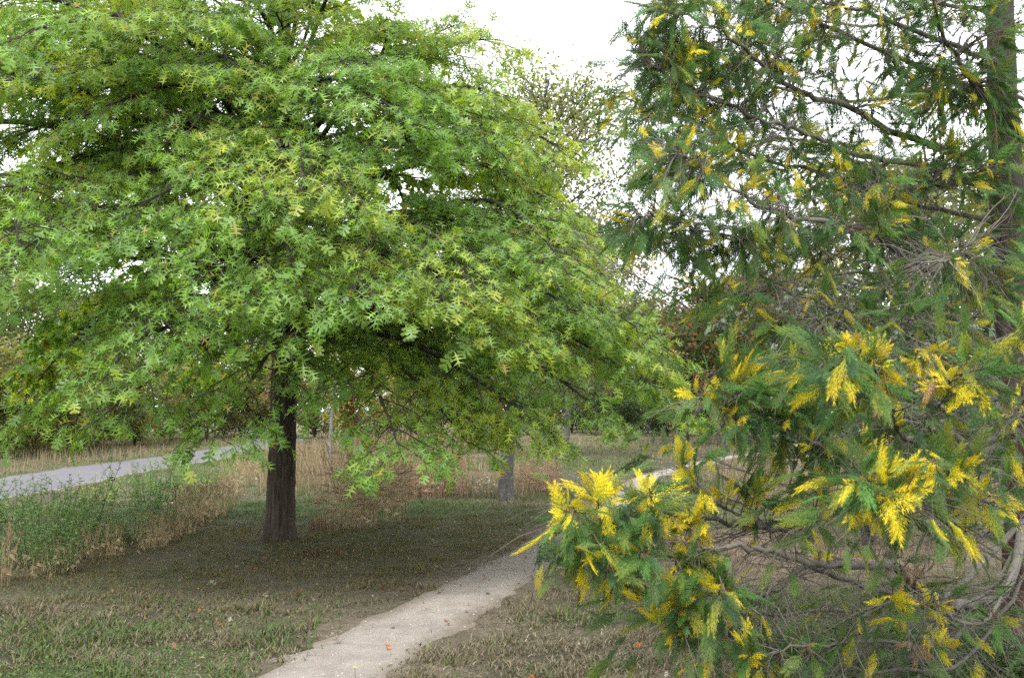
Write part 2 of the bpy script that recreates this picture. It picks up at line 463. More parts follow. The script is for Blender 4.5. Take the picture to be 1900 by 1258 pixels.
# ------------------------------------------------------------------ pin oak
def oak_radius(h, az):
    """crown radius at height h; the side away from the path (-X) is a little wider higher up"""
    r = np.interp(h, [1.0, 1.6, 2.6, 3.4, 4.3, 5.4, 6.4, 7.6, 8.8, 9.6], [4.55, 4.7, 4.4, 4.0, 3.5, 2.65, 2.15, 1.6, 0.9, 0.15])
    left = max(0.0, -math.cos(az)); front = max(0.0, -math.sin(az))
    return r * (1 + left * np.interp(h, [1.5, 4, 6.5, 9], [0.1, 0.32, 0.75, 0.5]) + front * np.interp(h, [2, 4, 6], [0, 0.1, 0.3]))
def build_oak():
    root = empty('pin_oak_tree', OAK + [0, 0, float(gz(OAK[0], OAK[1]))], 'large pin oak with layered lime green lobed leaves and a dark trunk', 'tree')
    bx, by, bz = root.location
    B = np.array([bx, by, bz])
    # trunk: furrowed, flared at the foot (coordinates relative to the foot)
    ht = 9.3
    nr, nk = 150, 72
    hs = np.concatenate([np.linspace(-0.15, 2.6, 105), np.linspace(2.66, ht, nr - 105)])
    ang = np.arange(nk) * 2 * math.pi / nk
    rad = np.interp(hs, [-0.15, 0, 0.12, 0.35, 0.8, 2.2, 4, 6, 9.3], [0.25, 0.205, 0.182, 0.166, 0.157, 0.146, 0.115, 0.075, 0.012])
    A, Hh = np.meshgrid(ang, hs)
    fur = fnoise(A * 7.6 + 0.5 * np.sin(Hh * 5), Hh * 0.9, 0.42, 51, 2)
    fur2 = fnoise(np.cos(A) * 3, Hh * 2 + np.sin(A) * 3, 0.2, 55, 2)
    flare = 1 + 0.16 * np.exp(-np.maximum(Hh, 0) / 0.16) * np.cos(A * 5 + 0.8)
    rr = rad[:, None] * flare * (1 + 0.24 * (fur - 0.5) + 0.06 * (fur2 - 0.5))
    cx = 0.03 * np.sin(hs * 0.7); cy = 0.03 * np.sin(hs * 0.5 + 1)
    V = np.stack([rr * np.cos(A) + cx[:, None], rr * np.sin(A) + cy[:, None], Hh], -1)
    m = MB()
    i = (np.arange(len(hs) - 1)[:, None] * nk); j = np.arange(nk)[None]; j2 = (j + 1) % nk
    shade = (0.45 + 1.1 * fur.ravel())[:, None]
    m.add(V.reshape(-1, 3), np.stack([i + j, i + j2, i + nk + j2, i + nk + j], -1).reshape(-1, 4), np.array([0.062, 0.050, 0.038]) * shade)
    m.build('trunk', M_OBARK, root, smooth=True)
    LP, LD, LU, LS, LC = [], [], [], [], []
    limbs = []
    # limb list: (tip height, azimuth (0 = +X), length factor)
    az = 0.4
    for h in np.concatenate([np.linspace(1.75, 2.7, 22), np.linspace(2.7, 6.0, 36), np.linspace(6.0, 9.4, 20)]):
        az += 2.399963
        a = az + rs.uniform(-0.25, 0.25)
        front = -math.sin(a)                 # 1 towards the camera
        hh = h + rs.uniform(-0.1, 0.1)
        if front > 0.45 and 3.15 < hh < 3.85:
            hh = 3.05 if hh < 3.45 else 4.0
        if front > 0.3 and hh < 2.0: hh += 0.2
        if front > 0.75 and hh < 2.3: hh = 2.3 + 0.2 * rs.rand()
        limbs.append((hh, a, rs.uniform(0.9, 1.05)))
    # limbs read off the photograph: (tip px, tip py, depth)
    for px, py, Y in [(745, 850, 8.6), (1262, 755, 11.2), (1140, 785, 10.2), (390, 825, 8.5), (150, 800, 8.8), (20, 785, 10), (1250, 690, 11.5), (870, 825, 9.2), (1040, 815, 9.6),
                      (560, 370, 8.3), (450, 560, 8.0), (640, 560, 8.1), (250, 640, 8.2), (180, 720, 8.0), (1150, 640, 10.5), (820, 560, 8.6), (960, 640, 9.0),
                      (90, 250, 9.3), (1105, 440, 11.5), (1020, 320, 11.6), (620, 120, 9.2), (800, 180, 9.6), (300, 100, 9.5), (340, 260, 9.0), (880, 130, 11.2), (60, 60, 10.5), (200, 420, 8.6), (480, 640, 8.2), (60, 330, 11), (150, 330, 12.5), (0, 180, 11), (100, 200, 12), (200, 290, 11), (30, 430, 10), (260, 170, 10.5), (-60, 300, 11), (-80, 100, 11.5), (180, 60, 11.5), (120, 480, 9.5), (330, 330, 12.8), (0, 20, 11.5), (90, -40, 12), (60, 120, 13), (20, 250, 12.5), (120, 380, 11), (250, 240, 12), (-30, 380, 11), (40, -90, 12.5), (780, 60, 10.6), (600, 200, 9.4), (760, 300, 9.6), (950, 800, 9.4), (930, 780, 10.2), (400, 40, 9.6), (500, 10, 10.0), (220, 0, 10.2), (700, 40, 10.0), (150, 130, 9.4), (450, 130, 9.0), (420, -80, 10.8), (560, -90, 10.8), (300, -60, 10.6), (130, -60, 10.8), (1285, 770, 11.8), (700, 400, 8.4), (40, 560, 8.8), (900, 260, 10.4)]:
        p = at(px, py, Y) - B
        limbs.append((p[2], math.atan2(p[1], p[0]), -math.hypot(p[0], p[1])))
    for hh, a, lf in limbs:
        r = -lf if lf < 0 else oak_radius(hh, a) * lf
        hb = hh + np.interp(hh, [1.0, 2.0, 3.0, 4.5, 6, 9], [1.35, 0.85, 0.35, -0.35, -0.9, -0.8]) + rs.uniform(-0.12, 0.12)
        hb = min(max(hb, 2.05), 9.0)
        e = np.array([math.cos(a), math.sin(a)]); pn = np.array([-e[1], e[0]])
        w = rs.uniform(-0.22, 0.22) * r; w2 = rs.uniform(-0.1, 0.1) * r
        rise = np.interp(hh, [1, 2.5, 4, 6, 9], [0.05, 0.16, 0.24, 0.15, 0.05]) * r
        K = []
        for f, zz in ((0, hb), (0.3, hb + (hh - hb) * 0.15 + rise * 0.75), (0.62, hb + (hh - hb) * 0.45 + rise * 1.0), (0.86, hb + (hh - hb) * 0.78 + rise * 0.5), (1.0, hh)):
            q = e * r * f + pn * (w * math.sin(f * 3.1) + w2 * f * (1 - f) * 2)
            K.append((q[0], q[1], zz))
        P = curve(K, 15)
        r0 = 0.010 + 0.0075 * r
        m = MB()
        bc = np.array([0.050, 0.044, 0.036])
        tube(m, P, np.interp(np.linspace(0, 1, 15), [0, 0.1, 1], [r0 * 1.3, r0, 0.004]), 7, bc)
        def foliate(Q, n, tip=True, spread=1.0):
            """leaves along a twig: alternate up to the tip where they crowd"""
            t = np.sort(np.clip(rs.beta(1.7, 1.0, n), 0.05, 1))
            for k, tt in enumerate(t):
                p, d = interp(Q, tt)
                phi = k * 2.4 + rs.uniform(-0.5, 0.5)
                side = unit(np.cross(d, [0, 0, 1]) + 1e-6); upv = np.cross(side, d)
                out = math.cos(phi) * side + 0.55 * math.sin(phi) * upv
                ld = d * rs.uniform(0.35, 1.0) + out * rs.uniform(0.7, 1.1) + np.array([0, 0, -rs.uniform(0.1, 0.75)])
                LP.append(p); LD.append(ld)
                LU.append(np.array([0, 0, 1.0]) + rs.normal(size=3) * 0.33 + np.array([e[0], e[1], 0]) * 0.55)
                LS.append(rs.choice([rs.uniform(0.065, 0.105), rs.uniform(0.10, 0.16), rs.uniform(0.13, 0.185)], p=[0.25, 0.55, 0.2]))
                LC.append(tt)
        # side branches
        nsb = int(6 + r * 3.0)
        for k in range(nsb):
            t = 0.30 + 0.68 * (k + rs.uniform(0, 0.8)) / nsb
            p, d = interp(P, min(t, 0.985))
            side = unit(np.cross(d, [0, 0, 1])) * (1 if k % 2 else -1)
            L = (0.30 + 1.15 * (1 - t) * min(r, 4) / 3.2) * rs.uniform(0.75, 1.2)
            dv = unit(d * rs.uniform(0.5, 0.9) + side * rs.uniform(0.6, 1.0) + np.array([0, 0, rs.uniform(-0.05, 0.15)]))
            droop = rs.uniform(0.1, 0.32)
            Q = np.array([p + dv * L * s_ - np.array([0, 0, droop * L * s_ * s_]) + rs.normal(size=3) * 0.012 for s_ in np.linspace(0, 1, 5)])
            tube(m, Q, np.linspace(0.004 + 0.006 * L, 0.0025, 5), 3, bc)
            nt_ = max(2, int(L / 0.135))
            for q in range(nt_):
                tt = 0.28 + 0.68 * (q + rs.uniform(0, 0.6)) / nt_
                p2, d2 = interp(Q, min(tt, 0.98))
                s2 = unit(np.cross(d2, [0, 0, 1])) * (1 if q % 2 else -1)
                l2 = rs.uniform(0.13, 0.32) * (1.15 - 0.4 * tt)
                dv2 = unit(d2 * 0.8 + s2 * rs.uniform(0.5, 1.0) + np.array([0, 0, rs.uniform(-0.25, 0.25)]))
                T = np.array([p2 + dv2 * l2 * s_ - np.array([0, 0, 0.25 * l2 * s_ * s_]) for s_ in (0, 0.5, 1)])
                tube(m, T, [0.0032, 0.0026, 0.0015], 3, bc * 1.3)
                foliate(T, rs.randint(4, 7))
            foliate(Q[2:], rs.randint(6, 10))
        foliate(P[-3:], 11)
        # short leafy shoots standing along the upper side of the limb
        for k in range(int(5 * r)):
            p, d = interp(P, rs.uniform(0.25, 0.97))
            dv = unit(d * 0.5 + rs.normal(size=3) * 0.35 + np.array([0, 0, 0.75])); l2 = rs.uniform(0.12, 0.26)
            T = np.array([p + dv * l2 * s_ for s_ in (0, 0.35, 0.7, 1)])
            tube(m, T, [0.0032, 0.0028, 0.0022, 0.0015], 3, bc * 1.3)
            foliate(T, rs.randint(5, 8))
        m.build('limb', M_OBARK, root, smooth=True)
    LP = np.array(LP); LD = np.array(LD); LU = np.array(LU); LS = np.array(LS); LT = np.array(LC)
    n = len(LP)
    # keep a clear space above the grass
    ok = LP[:, 2] > 0.55
    LP, LD, LU, LS, LT = LP[ok], LD[ok], LU[ok], LS[ok], LT[ok]
    n = len(LP)
    RM = frames(LD, LU, rs.normal(size=n) * 0.35)
    base = np.array([0.195, 0.355, 0.046]); young = np.array([0.400, 0.470, 0.052]); deep = np.array([0.145, 0.280, 0.075]); bronze = np.array([0.38, 0.29, 0.06])
    hue = fnoise(LP[:, 0] * 1.0 + LP[:, 2] * 0.7, LP[:, 1] + LP[:, 2] * 0.5, 0.9, 61)
    y = np.clip((hue - 0.44) * 2.6 + rs.normal(size=n) * 0.16 + (LT - 0.65) * 0.9, 0, 1)[:, None]
    C = base + (young - base) * y
    dd = (rs.rand(n) < 0.3)[:, None]
    C = np.where(dd, C + (deep - C) * 0.7, C)
    bb = (rs.rand(n) < 0.025)[:, None]
    C = np.where(bb, C + (bronze - C) * 0.8, C)
    C *= rs.uniform(0.75, 1.2, (n, 1))
    # the ~300 leaves that show largest become objects of their own
    px, py, zc = project(LP + B)
    inside = (px > 5) & (px < W - 5) & (py > 5) & (py < H - 5)
    nd = RM[:, :, 2]; vd = unit(LP + B - np.array([0, 0, EYE]))
    big = LS / zc * (0.35 + np.abs((nd * vd).sum(1)))
    cell = (px // 26).astype(int) * 1000 + (py // 26).astype(int)
    best = {}
    for k in np.where(inside)[0]:
        c_ = cell[k]
        if c_ not in best or zc[k] < zc[best[c_]]: best[c_] = k
    cand = sorted(best.values(), key=lambda k: -big[k])[:300]
    sel = np.zeros(n, bool); sel[cand] = True
    m = MB()
    back = LP[:, 1] > 0.6
    var = rs.randint(0, 3, n)
    fold = OAK_T[0].copy(); fold[:, 2] += 0.45 * np.abs(fold[:, 1])
    curl_ = OAK_T[0].copy(); curl_[:, 2] += -0.25 * curl_[:, 0] ** 3 + 0.5 * curl_[:, 1] * curl_[:, 0]; curl_[:, 1] *= 0.85
    for msk, tp_ in ((~sel & ~back & (var == 0), OAK_T), (~sel & ~back & (var == 1), (fold, OAK_T[1])), (~sel & ~back & (var == 2), (curl_, OAK_T[1])), (~sel & back, OAK_F)):
        m.inst(tp_[0], tp_[1], LP[msk], RM[msk], LS[msk], C[msk])
    f = m.build('foliage', M_OAK, root, kind='stuff')
    # leaf parts share mesh data: sort by yellowness into 10 tones
    order = sorted(cand, key=lambda k: C[k][0] / C[k][1])
    for b in range(10):
        ks = order[b * len(order) // 10:(b + 1) * len(order) // 10]
        mm = MB(); mm.inst(OAK_D[0], OAK_D[1], np.zeros((1, 3)), np.eye(3)[None], np.ones(1), np.mean([C[k] for k in ks], 0)[None])
        me = mesh_from('leaf', mm, M_OAK)
        for k in ks:
            o = bpy.data.objects.new('leaf', me); col.objects.link(o); o.parent = root
            Mx = Matrix(RM[k].tolist()).to_4x4(); Mx = Matrix.Translation(LP[k]) @ Mx @ Matrix.Scale(float(LS[k]), 4)
            o.matrix_local = Mx
    # a withered spray of red-brown leaves hanging from a low twig
    p0 = at(652, 745, 9.3) - B
    mm = MB(); tube(mm, [p0 + [0, 0, 0.30], p0 + [0.02, 0, 0.1], p0, p0 + [-0.02, 0, -0.28]], [0.004, 0.003, 0.003, 0.002], 4, np.array([0.10, 0.06, 0.04]))
    mm.build('withered_twig', M_TWIG, root)
    for k in range(26):
        mm = MB()
        q = p0 + np.array([rs.normal() * 0.035, rs.normal() * 0.04, -0.34 * k / 26 + 0.08])
        d = np.array([rs.normal() * 0.6, rs.normal() * 0.6, -0.9])
        tv = OAK_D[0].copy(); tv[:, 2] += 0.7 * np.abs(tv[:, 1]) + 0.25 * np.sin(tv[:, 0] * 4)
        mm.inst(tv, OAK_D[1], q[None], frames(d[None], rs.normal(size=(1, 3))), np.array([rs.uniform(0.07, 0.11)]), np.array([[0.26, 0.085, 0.045]]) * rs.uniform(0.6, 1.3))
        mm.build('withered_leaf', M_DRY, root)
    return root, n
oak, n_oak = build_oak()

# ------------------------------------------------------------------ generic broadleaf trees
def make_tree(name, label, base, H_, tr, clear, crx, crz0, nl, nsub, nleaf, ls, pal, tpl=DIAM, bark=(0.10, 0.09, 0.08), bmat=None, lmat=None,
              steep=0.6, lean=(0, 0), seed=1, group=None, cat='tree', shape='oval', scatter=0.22, droop=0.35, wob=0.05, stems=1):
    """trunk, limbs with side branches, and a crown of separate leaf faces; all in local coordinates"""
    r_ = np.random.RandomState(seed)
    root = empty(name, base, label, cat, group)
    bm, bk = MB(), np.array(bark)
    hs = np.linspace(-0.1, H_ * 0.97, 14)
    crown = MB(); LP = []; LDv = []
    for st in range(stems):
        sa = st * 2.4; so_ = np.array([math.cos(sa), math.sin(sa)]) * (0.0 if stems == 1 else 1)
        T = np.stack([lean[0] * (np.maximum(hs, 0) / H_) ** 2 + wob * np.sin(hs * 1.1 + seed) + so_[0] * hs * 0.22, lean[1] * (np.maximum(hs, 0) / H_) ** 2 + wob * np.cos(hs * 0.9 + seed) + so_[1] * hs * 0.22, hs], 1)
        tube(bm, T, np.interp(hs / H_, [-0.1, 0.0, 0.06, 0.4, 1], [tr * 1.5, tr * 1.3, tr, tr * 0.62, tr * 0.08]), 10, bk)
        az = r_.uniform(0, 6)
        for k in range(nl // stems):
            f = (k + r_.uniform(0, 0.9)) / (nl // stems)
            hb = clear + (H_ * 0.93 - clear) * f ** 1.1
            p, _ = interp(T, min(max((hb + 0.1) / (H_ * 0.97 + 0.1), 0), 0.99))
            az += 2.4 + r_.uniform(-0.3, 0.3)
            if shape == 'oval': prof = math.sin(math.pi * min(max(0.12 + 0.86 * f, 0), 1)) ** 0.7
            elif shape == 'round': prof = math.sqrt(max(0.08, 1 - (2 * f * 0.95 - 0.8) ** 2))
            else: prof = 1.0 - 0.75 * f
            L = crx * prof * r_.uniform(0.75, 1.1)
            e = np.array([math.cos(az), math.sin(az), 0])
            up = steep * (0.6 + 0.8 * f) * L
            Kp = np.array([p, p + e * L * 0.35 + [0, 0, up * 0.5], p + e * L * 0.7 + [0, 0, up * 0.85], p + e * L + [0, 0, up * 0.95]])
            P = curve(Kp, 9)
            tube(bm, P + np.concatenate([np.zeros((1, 3)), r_.normal(size=(8, 3)) * 0.035 * L]), np.linspace(0.12 * tr + 0.008 * L, 0.005, 9), 5, bk)
            for q in range(nsub):
                t = 0.25 + 0.75 * (q + r_.rand()) / nsub
                p2, d2 = interp(P, min(t, 0.99))
                dv = unit(d2 * 0.6 + r_.normal(size=3) * 0.6 + [0, 0, 0.3 * steep])
                l2 = (0.25 + 0.5 * (1 - t)) * crx * 0.5 * r_.uniform(0.6, 1.2)
                Q = np.array([p2 + dv * l2 * s_ - np.array([0, 0, droop * l2 * s_ * s_]) for s_ in np.linspace(0, 1, 3)])
                tube(bm, Q, np.linspace(0.010 + 0.004 * l2, 0.004, 3), 3, bk)
                n_ = max(3, int(nleaf / (nl * nsub) * (0.25 + 1.05 * L / crx)))
                tt = r_.beta(1.4, 1.0, n_) * 1.999
                i0 = tt.astype(int); ff = (tt - i0)[:, None]
                LP.append(Q[i0] * (1 - ff) + Q[i0 + 1] * ff + r_.normal(size=(n_, 3)) * scatter * np.array([1, 1, 0.7]))
    LP = np.concatenate(LP); n_ = len(LP)
    D = unit(r_.normal(size=(n_, 3)) * [1, 1, 0.6] + [0, 0, -0.35]); U = np.array([0, 0, 1.0]) + r_.normal(size=(n_, 3)) * 0.5
    pal = np.array(pal, float)
    nz = fnoise(LP[:, 0] + LP[:, 2], LP[:, 1] + LP[:, 2] * 0.6, crx * 0.3, seed)
    ci = np.clip(((nz - 0.3) * 2.3 + r_.normal(size=n_) * 0.18) * len(pal), 0, len(pal) - 1).astype(int)
    C = pal[ci] * r_.uniform(1.0, 1.55, (n_, 1))
    crown.inst(tpl[0], tpl[1], LP, frames(D, U), ls * r_.uniform(0.7, 1.25, n_), C)
    bm.build('trunk', bmat or M_GBARK, root, smooth=True)
    crown.build('crown', lmat or M_BG, root)
    return root
def copy_tree(src, loc, rz, s, label, group=None, tint=None):
    r = src.copy(); col.objects.link(r)
    r.location = tuple(loc); r.rotation_euler = (0, 0, rz); r.scale = (s[0], s[0], s[1]) if isinstance(s, tuple) else (s, s, s)
    r['label'] = label
    if group: r['group'] = group
    for ch in src.children:
        c = ch.copy(); col.objects.link(c); c.parent = r
    return r
def foot(px, Y): 
    p = at(px, HORIZON, Y); return np.array([p[0], Y, float(gz(p[0], Y))])

SPARSE = [(0.15, 0.19, 0.065), (0.18, 0.21, 0.085), (0.21, 0.20, 0.09), (0.13, 0.17, 0.065)]
make_tree('slender_tree', 'slender upright tree with sparse small leaves and a lichen grey trunk behind the oak', foot(943, 19.0), 7.7, 0.132, 1.5, 2.35, 0, 70, 13, 24000, 0.085, SPARSE, bark=(0.095, 0.088, 0.082), steep=0.75, lean=(1.1, 0.0), seed=11, scatter=0.3, droop=-0.1, shape='round', lmat=M_BG)
RED = [(0.11, 0.135, 0.05), (0.13, 0.145, 0.06), (0.15, 0.135, 0.065), (0.12, 0.14, 0.055), (0.13, 0.145, 0.06), (0.33, 0.11, 0.07)]
make_tree('thin_crowned_tree', 'grey-brown thin crowned tree with a few red leaves beyond the slender tree', foot(1050, 36.0), 7.6, 0.12, 1.7, 3.7, 0, 48, 13, 20000, 0.14, RED, bark=(0.13, 0.12, 0.115), steep=0.75, lean=(0.9, 0), seed=12, scatter=0.25, droop=0.15)
DARK = [(0.040, 0.070, 0.030), (0.055, 0.090, 0.035), (0.075, 0.105, 0.045), (0.05, 0.08, 0.035)]
make_tree('rounded_tree', 'dense dark green rounded tree on a bare dark stem across the clearing', foot(1272, 52.0), 6.4, 0.13, 1.8, 3.2, 0, 48, 14, 19000, 0.17, DARK, bark=(0.05, 0.042, 0.036), steep=0.5, seed=13, shape='round', scatter=0.22, lean=(0.7, 0))
CHEST = [(0.065, 0.085, 0.030), (0.10, 0.10, 0.035), (0.26, 0.10, 0.045), (0.05, 0.07, 0.03), (0.22, 0.12, 0.06), (0.07, 0.08, 0.03)]
make_tree('browning_tree', 'tree with browning leaf clusters on a pale stem beside the dark rounded tree', foot(1350, 46.0), 7.6, 0.16, 2.2, 3.5, 0, 40, 12, 9500, 0.27, CHEST, bark=(0.19, 0.175, 0.155), steep=0.55, seed=14, shape='round', scatter=0.3, lean=(1.6, 0), droop=0.6)
GLO = [(0.035, 0.070, 0.028), (0.045, 0.085, 0.03), (0.06, 0.10, 0.03), (0.05, 0.07, 0.04)]
make_tree('glossy_leaved_tree', 'small tree with large glossy dark green leaves behind the yellow-flecked conifer', foot(1600, 12.5), 3.2, 0.05, 0.7, 1.5, 0, 30, 8, 3400, 0.14, GLO, tpl=FOLD, bark=(0.10, 0.09, 0.08), lmat=M_GLOSS, steep=0.5, seed=15, scatter=0.09, stems=3)
YEL = [(0.20, 0.20, 0.035), (0.28, 0.25, 0.04), (0.15, 0.18, 0.04)]
make_tree('yellowing_tree', 'small yellow-green tree at the wood edge beyond the dry meadow', foot(655, 40.0), 4.6, 0.08, 1.0, 1.9, 0, 26, 9, 5200, 0.15, YEL, bark=(0.14, 0.13, 0.12), seed=16, scatter=0.2, steep=0.7)
make_tree('sapling', 'thin sapling with a pale stem standing in the dry meadow grass', foot(616, 27.0), 4.3, 0.06, 1.9, 1.2, 0, 18, 7, 1800, 0.09, [(0.11, 0.14, 0.045), (0.15, 0.17, 0.05)], bark=(0.17, 0.165, 0.155), seed=17, scatter=0.12, steep=0.9)
make_tree('red_tinged_tree', 'small red-tinged tree with a dark trunk at the far wood edge', foot(545, 50.0), 4.4, 0.12, 1.5, 2.0, 0, 20, 9, 3000, 0.2, [(0.20, 0.08, 0.05), (0.10, 0.09, 0.04), (0.12, 0.11, 0.05)], bark=(0.045, 0.038, 0.034), seed=18, scatter=0.25)
PALE = [(0.11, 0.135, 0.055), (0.14, 0.16, 0.06), (0.17, 0.175, 0.07), (0.09, 0.12, 0.05)]
WOOD = [(0.075, 0.105, 0.035), (0.10, 0.13, 0.04), (0.14, 0.16, 0.045), (0.06, 0.085, 0.03)]
tA = make_tree('woodland_tree', 'tall mid green tree of the wood behind the road', foot(-60, 50.0), 8.4, 0.17, 1.6, 3.2, 0, 40, 12, 11000, 0.21, WOOD, bark=(0.055, 0.048, 0.042), seed=21, group='trees of the wood edge', scatter=0.3)
tB = make_tree('pale_tree', 'pale green rounded tree in the far tree line past the clearing', foot(1180, 78.0), 9.6, 0.2, 1.2, 4.2, 0, 42, 12, 13000, 0.27, PALE, bark=(0.08, 0.07, 0.06), seed=22, shape='round', group='trees of the far tree line', scatter=0.35)
sA = make_tree('understorey_shrub', 'olive green shrub on the verge across the road', foot(60, 41.0), 3.3, 0.05, 0.2, 2.3, 0, 30, 10, 9000, 0.16, [(0.08, 0.105, 0.035), (0.12, 0.13, 0.04), (0.17, 0.165, 0.05)], bark=(0.06, 0.05, 0.045), seed=23, group='shrubs across the road', cat='shrub', shape='round', stems=3, scatter=0.25)
LA = 'tall mid green tree of the wood behind the road'
for px, Y, s, rz in [(20, 44, 0.85, 1), (140, 52, 0.9, 2), (350, 62, 1.0, 1.4), (215, 64, 1.0, 3.3), (-180, 52, 1.05, 4), (480, 70, 0.9, 5), (-300, 60, 1.1, 0.5), (760, 66, 0.85, 2.5)]:
    copy_tree(tA, foot(px, Y), rz, s, LA, 'trees of the wood edge')
LB = 'pale green rounded tree in the far tree line past the clearing'
for px, Y, s, rz in [(1090, 86, 0.9, 1), (1285, 84, 0.95, 2), (1000, 80, 0.8, 2.6), (890, 84, 0.8, 3.5), (1390, 76, 1.1, 4.1), (1500, 70, 1.15, 5), (1900, 62, 1.1, 2.2), (2080, 58, 1.2, 3.1)]:
    copy_tree(tB, foot(px, Y), rz, s, LB, 'trees of the far tree line')
copy_tree(tB, foot(1690, 30), 0.7, (0.72, 0.92), 'tall pale green tree seen through the bare twigs of the conifer')
copy_tree(tB, foot(1960, 24), 2.7, (0.66, 0.8), 'pale green tree directly behind the trunk of the conifer')
for px, Y, s, rz in [(-60, 33, 1.0, 1), (30, 36, 1.0, 0.2), (105, 39, 0.9, 2), (180, 43, 1.05, 3), (250, 47, 0.95, 4), (320, 52, 1.1, 1.1), (385, 57, 1.0, 5), (445, 62, 1.1, 2.9), (490, 60, 1.0, 5), (585, 58, 0.9, 0.6), (700, 55, 1.0, 1.6), (790, 58, 0.85, 2.8), (880, 62, 0.9, 3.9), (990, 66, 0.9, 4.4), (-10, 42, 0.7, 5.2)]:
    if px < 500: copy_tree(sA, foot(px, Y), rz, s, 'olive green shrub on the verge across the road', 'shrubs across the road')
    else: copy_tree(sA, foot(px, Y), rz, s, 'olive green shrub at the wood edge past the dry meadow grass', 'shrubs past the dry meadow')
sB = make_tree('dark_shrub', 'dark green shrub massed under the trees across the clearing', foot(1240, 62.0), 3.0, 0.05, 0.15, 2.6, 0, 30, 10, 9000, 0.17, DARK, bark=(0.05, 0.04, 0.035), seed=24, group='dark shrubs across the clearing', cat='shrub', shape='round', stems=3, scatter=0.28)
for px, Y, s, rz in [(1130, 66, 1.0, 1), (1190, 70, 1.1, 2), (1320, 64, 1.0, 2.2), (1410, 58, 1.05, 3.3), (1500, 54, 1.0, 4.3), (1600, 48, 1.0, 5), (1720, 42, 1.0, 0.4), (1830, 36, 0.9, 1.4), (1930, 30, 0.9, 2.4), (1060, 72, 1.0, 3)]:
    copy_tree(sB, foot(px, Y), rz, s, 'dark green shrub massed under the trees across the clearing', 'dark shrubs across the clearing')

# ------------------------------------------------------------------ variegated conifer
def frond(detail):
    """flat feathery spray: axis, forward swept side branchlets, each with its own short branchlets"""
    V, F = [], []
    def blade(p, d, l, w):
        d = np.array(d) / np.hypot(*d); n = np.array([-d[1], d[0]]); p = np.array(p)
        k = len(V)
        V.extend([p + n * w, p - n * w, p + d * l])
        F.append((k, k + 1, k + 2))
    blade((0, 0), (1, 0), 1.0, 0.016)
    nb = 8 if detail else 7
    for i in range(nb):
        for s_ in (1, -1):
            xx = 0.03 + 0.80 * i / nb + (0.045 if s_ < 0 else 0)
            l = (0.60 - 0.30 * xx) * (1 + 0.18 * math.sin(i * 2.7 + s_))
            a = 0.52 - 0.12 * xx + 0.07 * math.sin(i * 3.1 + s_)
            d = (math.cos(a), s_ * math.sin(a))
            blade((xx, 0), d, l, 0.016 if detail else 0.04)
            if detail:
                for j, g_ in enumerate((0.20, 0.42, 0.64)):
                    for t_ in (1, -1):
                        a2 = a + t_ * 0.45
                        blade((xx + d[0] * l * g_, d[1] * l * g_), (math.cos(a2), s_ * math.sin(a2)), l * 0.42 * (1 - 0.18 * j), 0.015)
    V = np.array(V)
    z = -0.25 * V[:, 0] ** 2 + 0.35 * np.abs(V[:, 1]) * (0.5 - V[:, 0]) - 0.25 * V[:, 1] ** 2 + 0.02 * np.sin(V[:, 0] * 40 + V[:, 1] * 31)
    return np.column_stack([V, z]), np.array(F)
FR_D, FR_S = frond(True), frond(False)
G_FR = np.array([[0.068, 0.155, 0.034], [0.085, 0.185, 0.040], [0.052, 0.112, 0.042], [0.110, 0.175, 0.062]])
Y_FR = np.array([[0.68, 0.575, 0.025], [0.74, 0.63, 0.040], [0.58, 0.475, 0.030]])
B_FR = np.array([[0.34, 0.21, 0.12]])
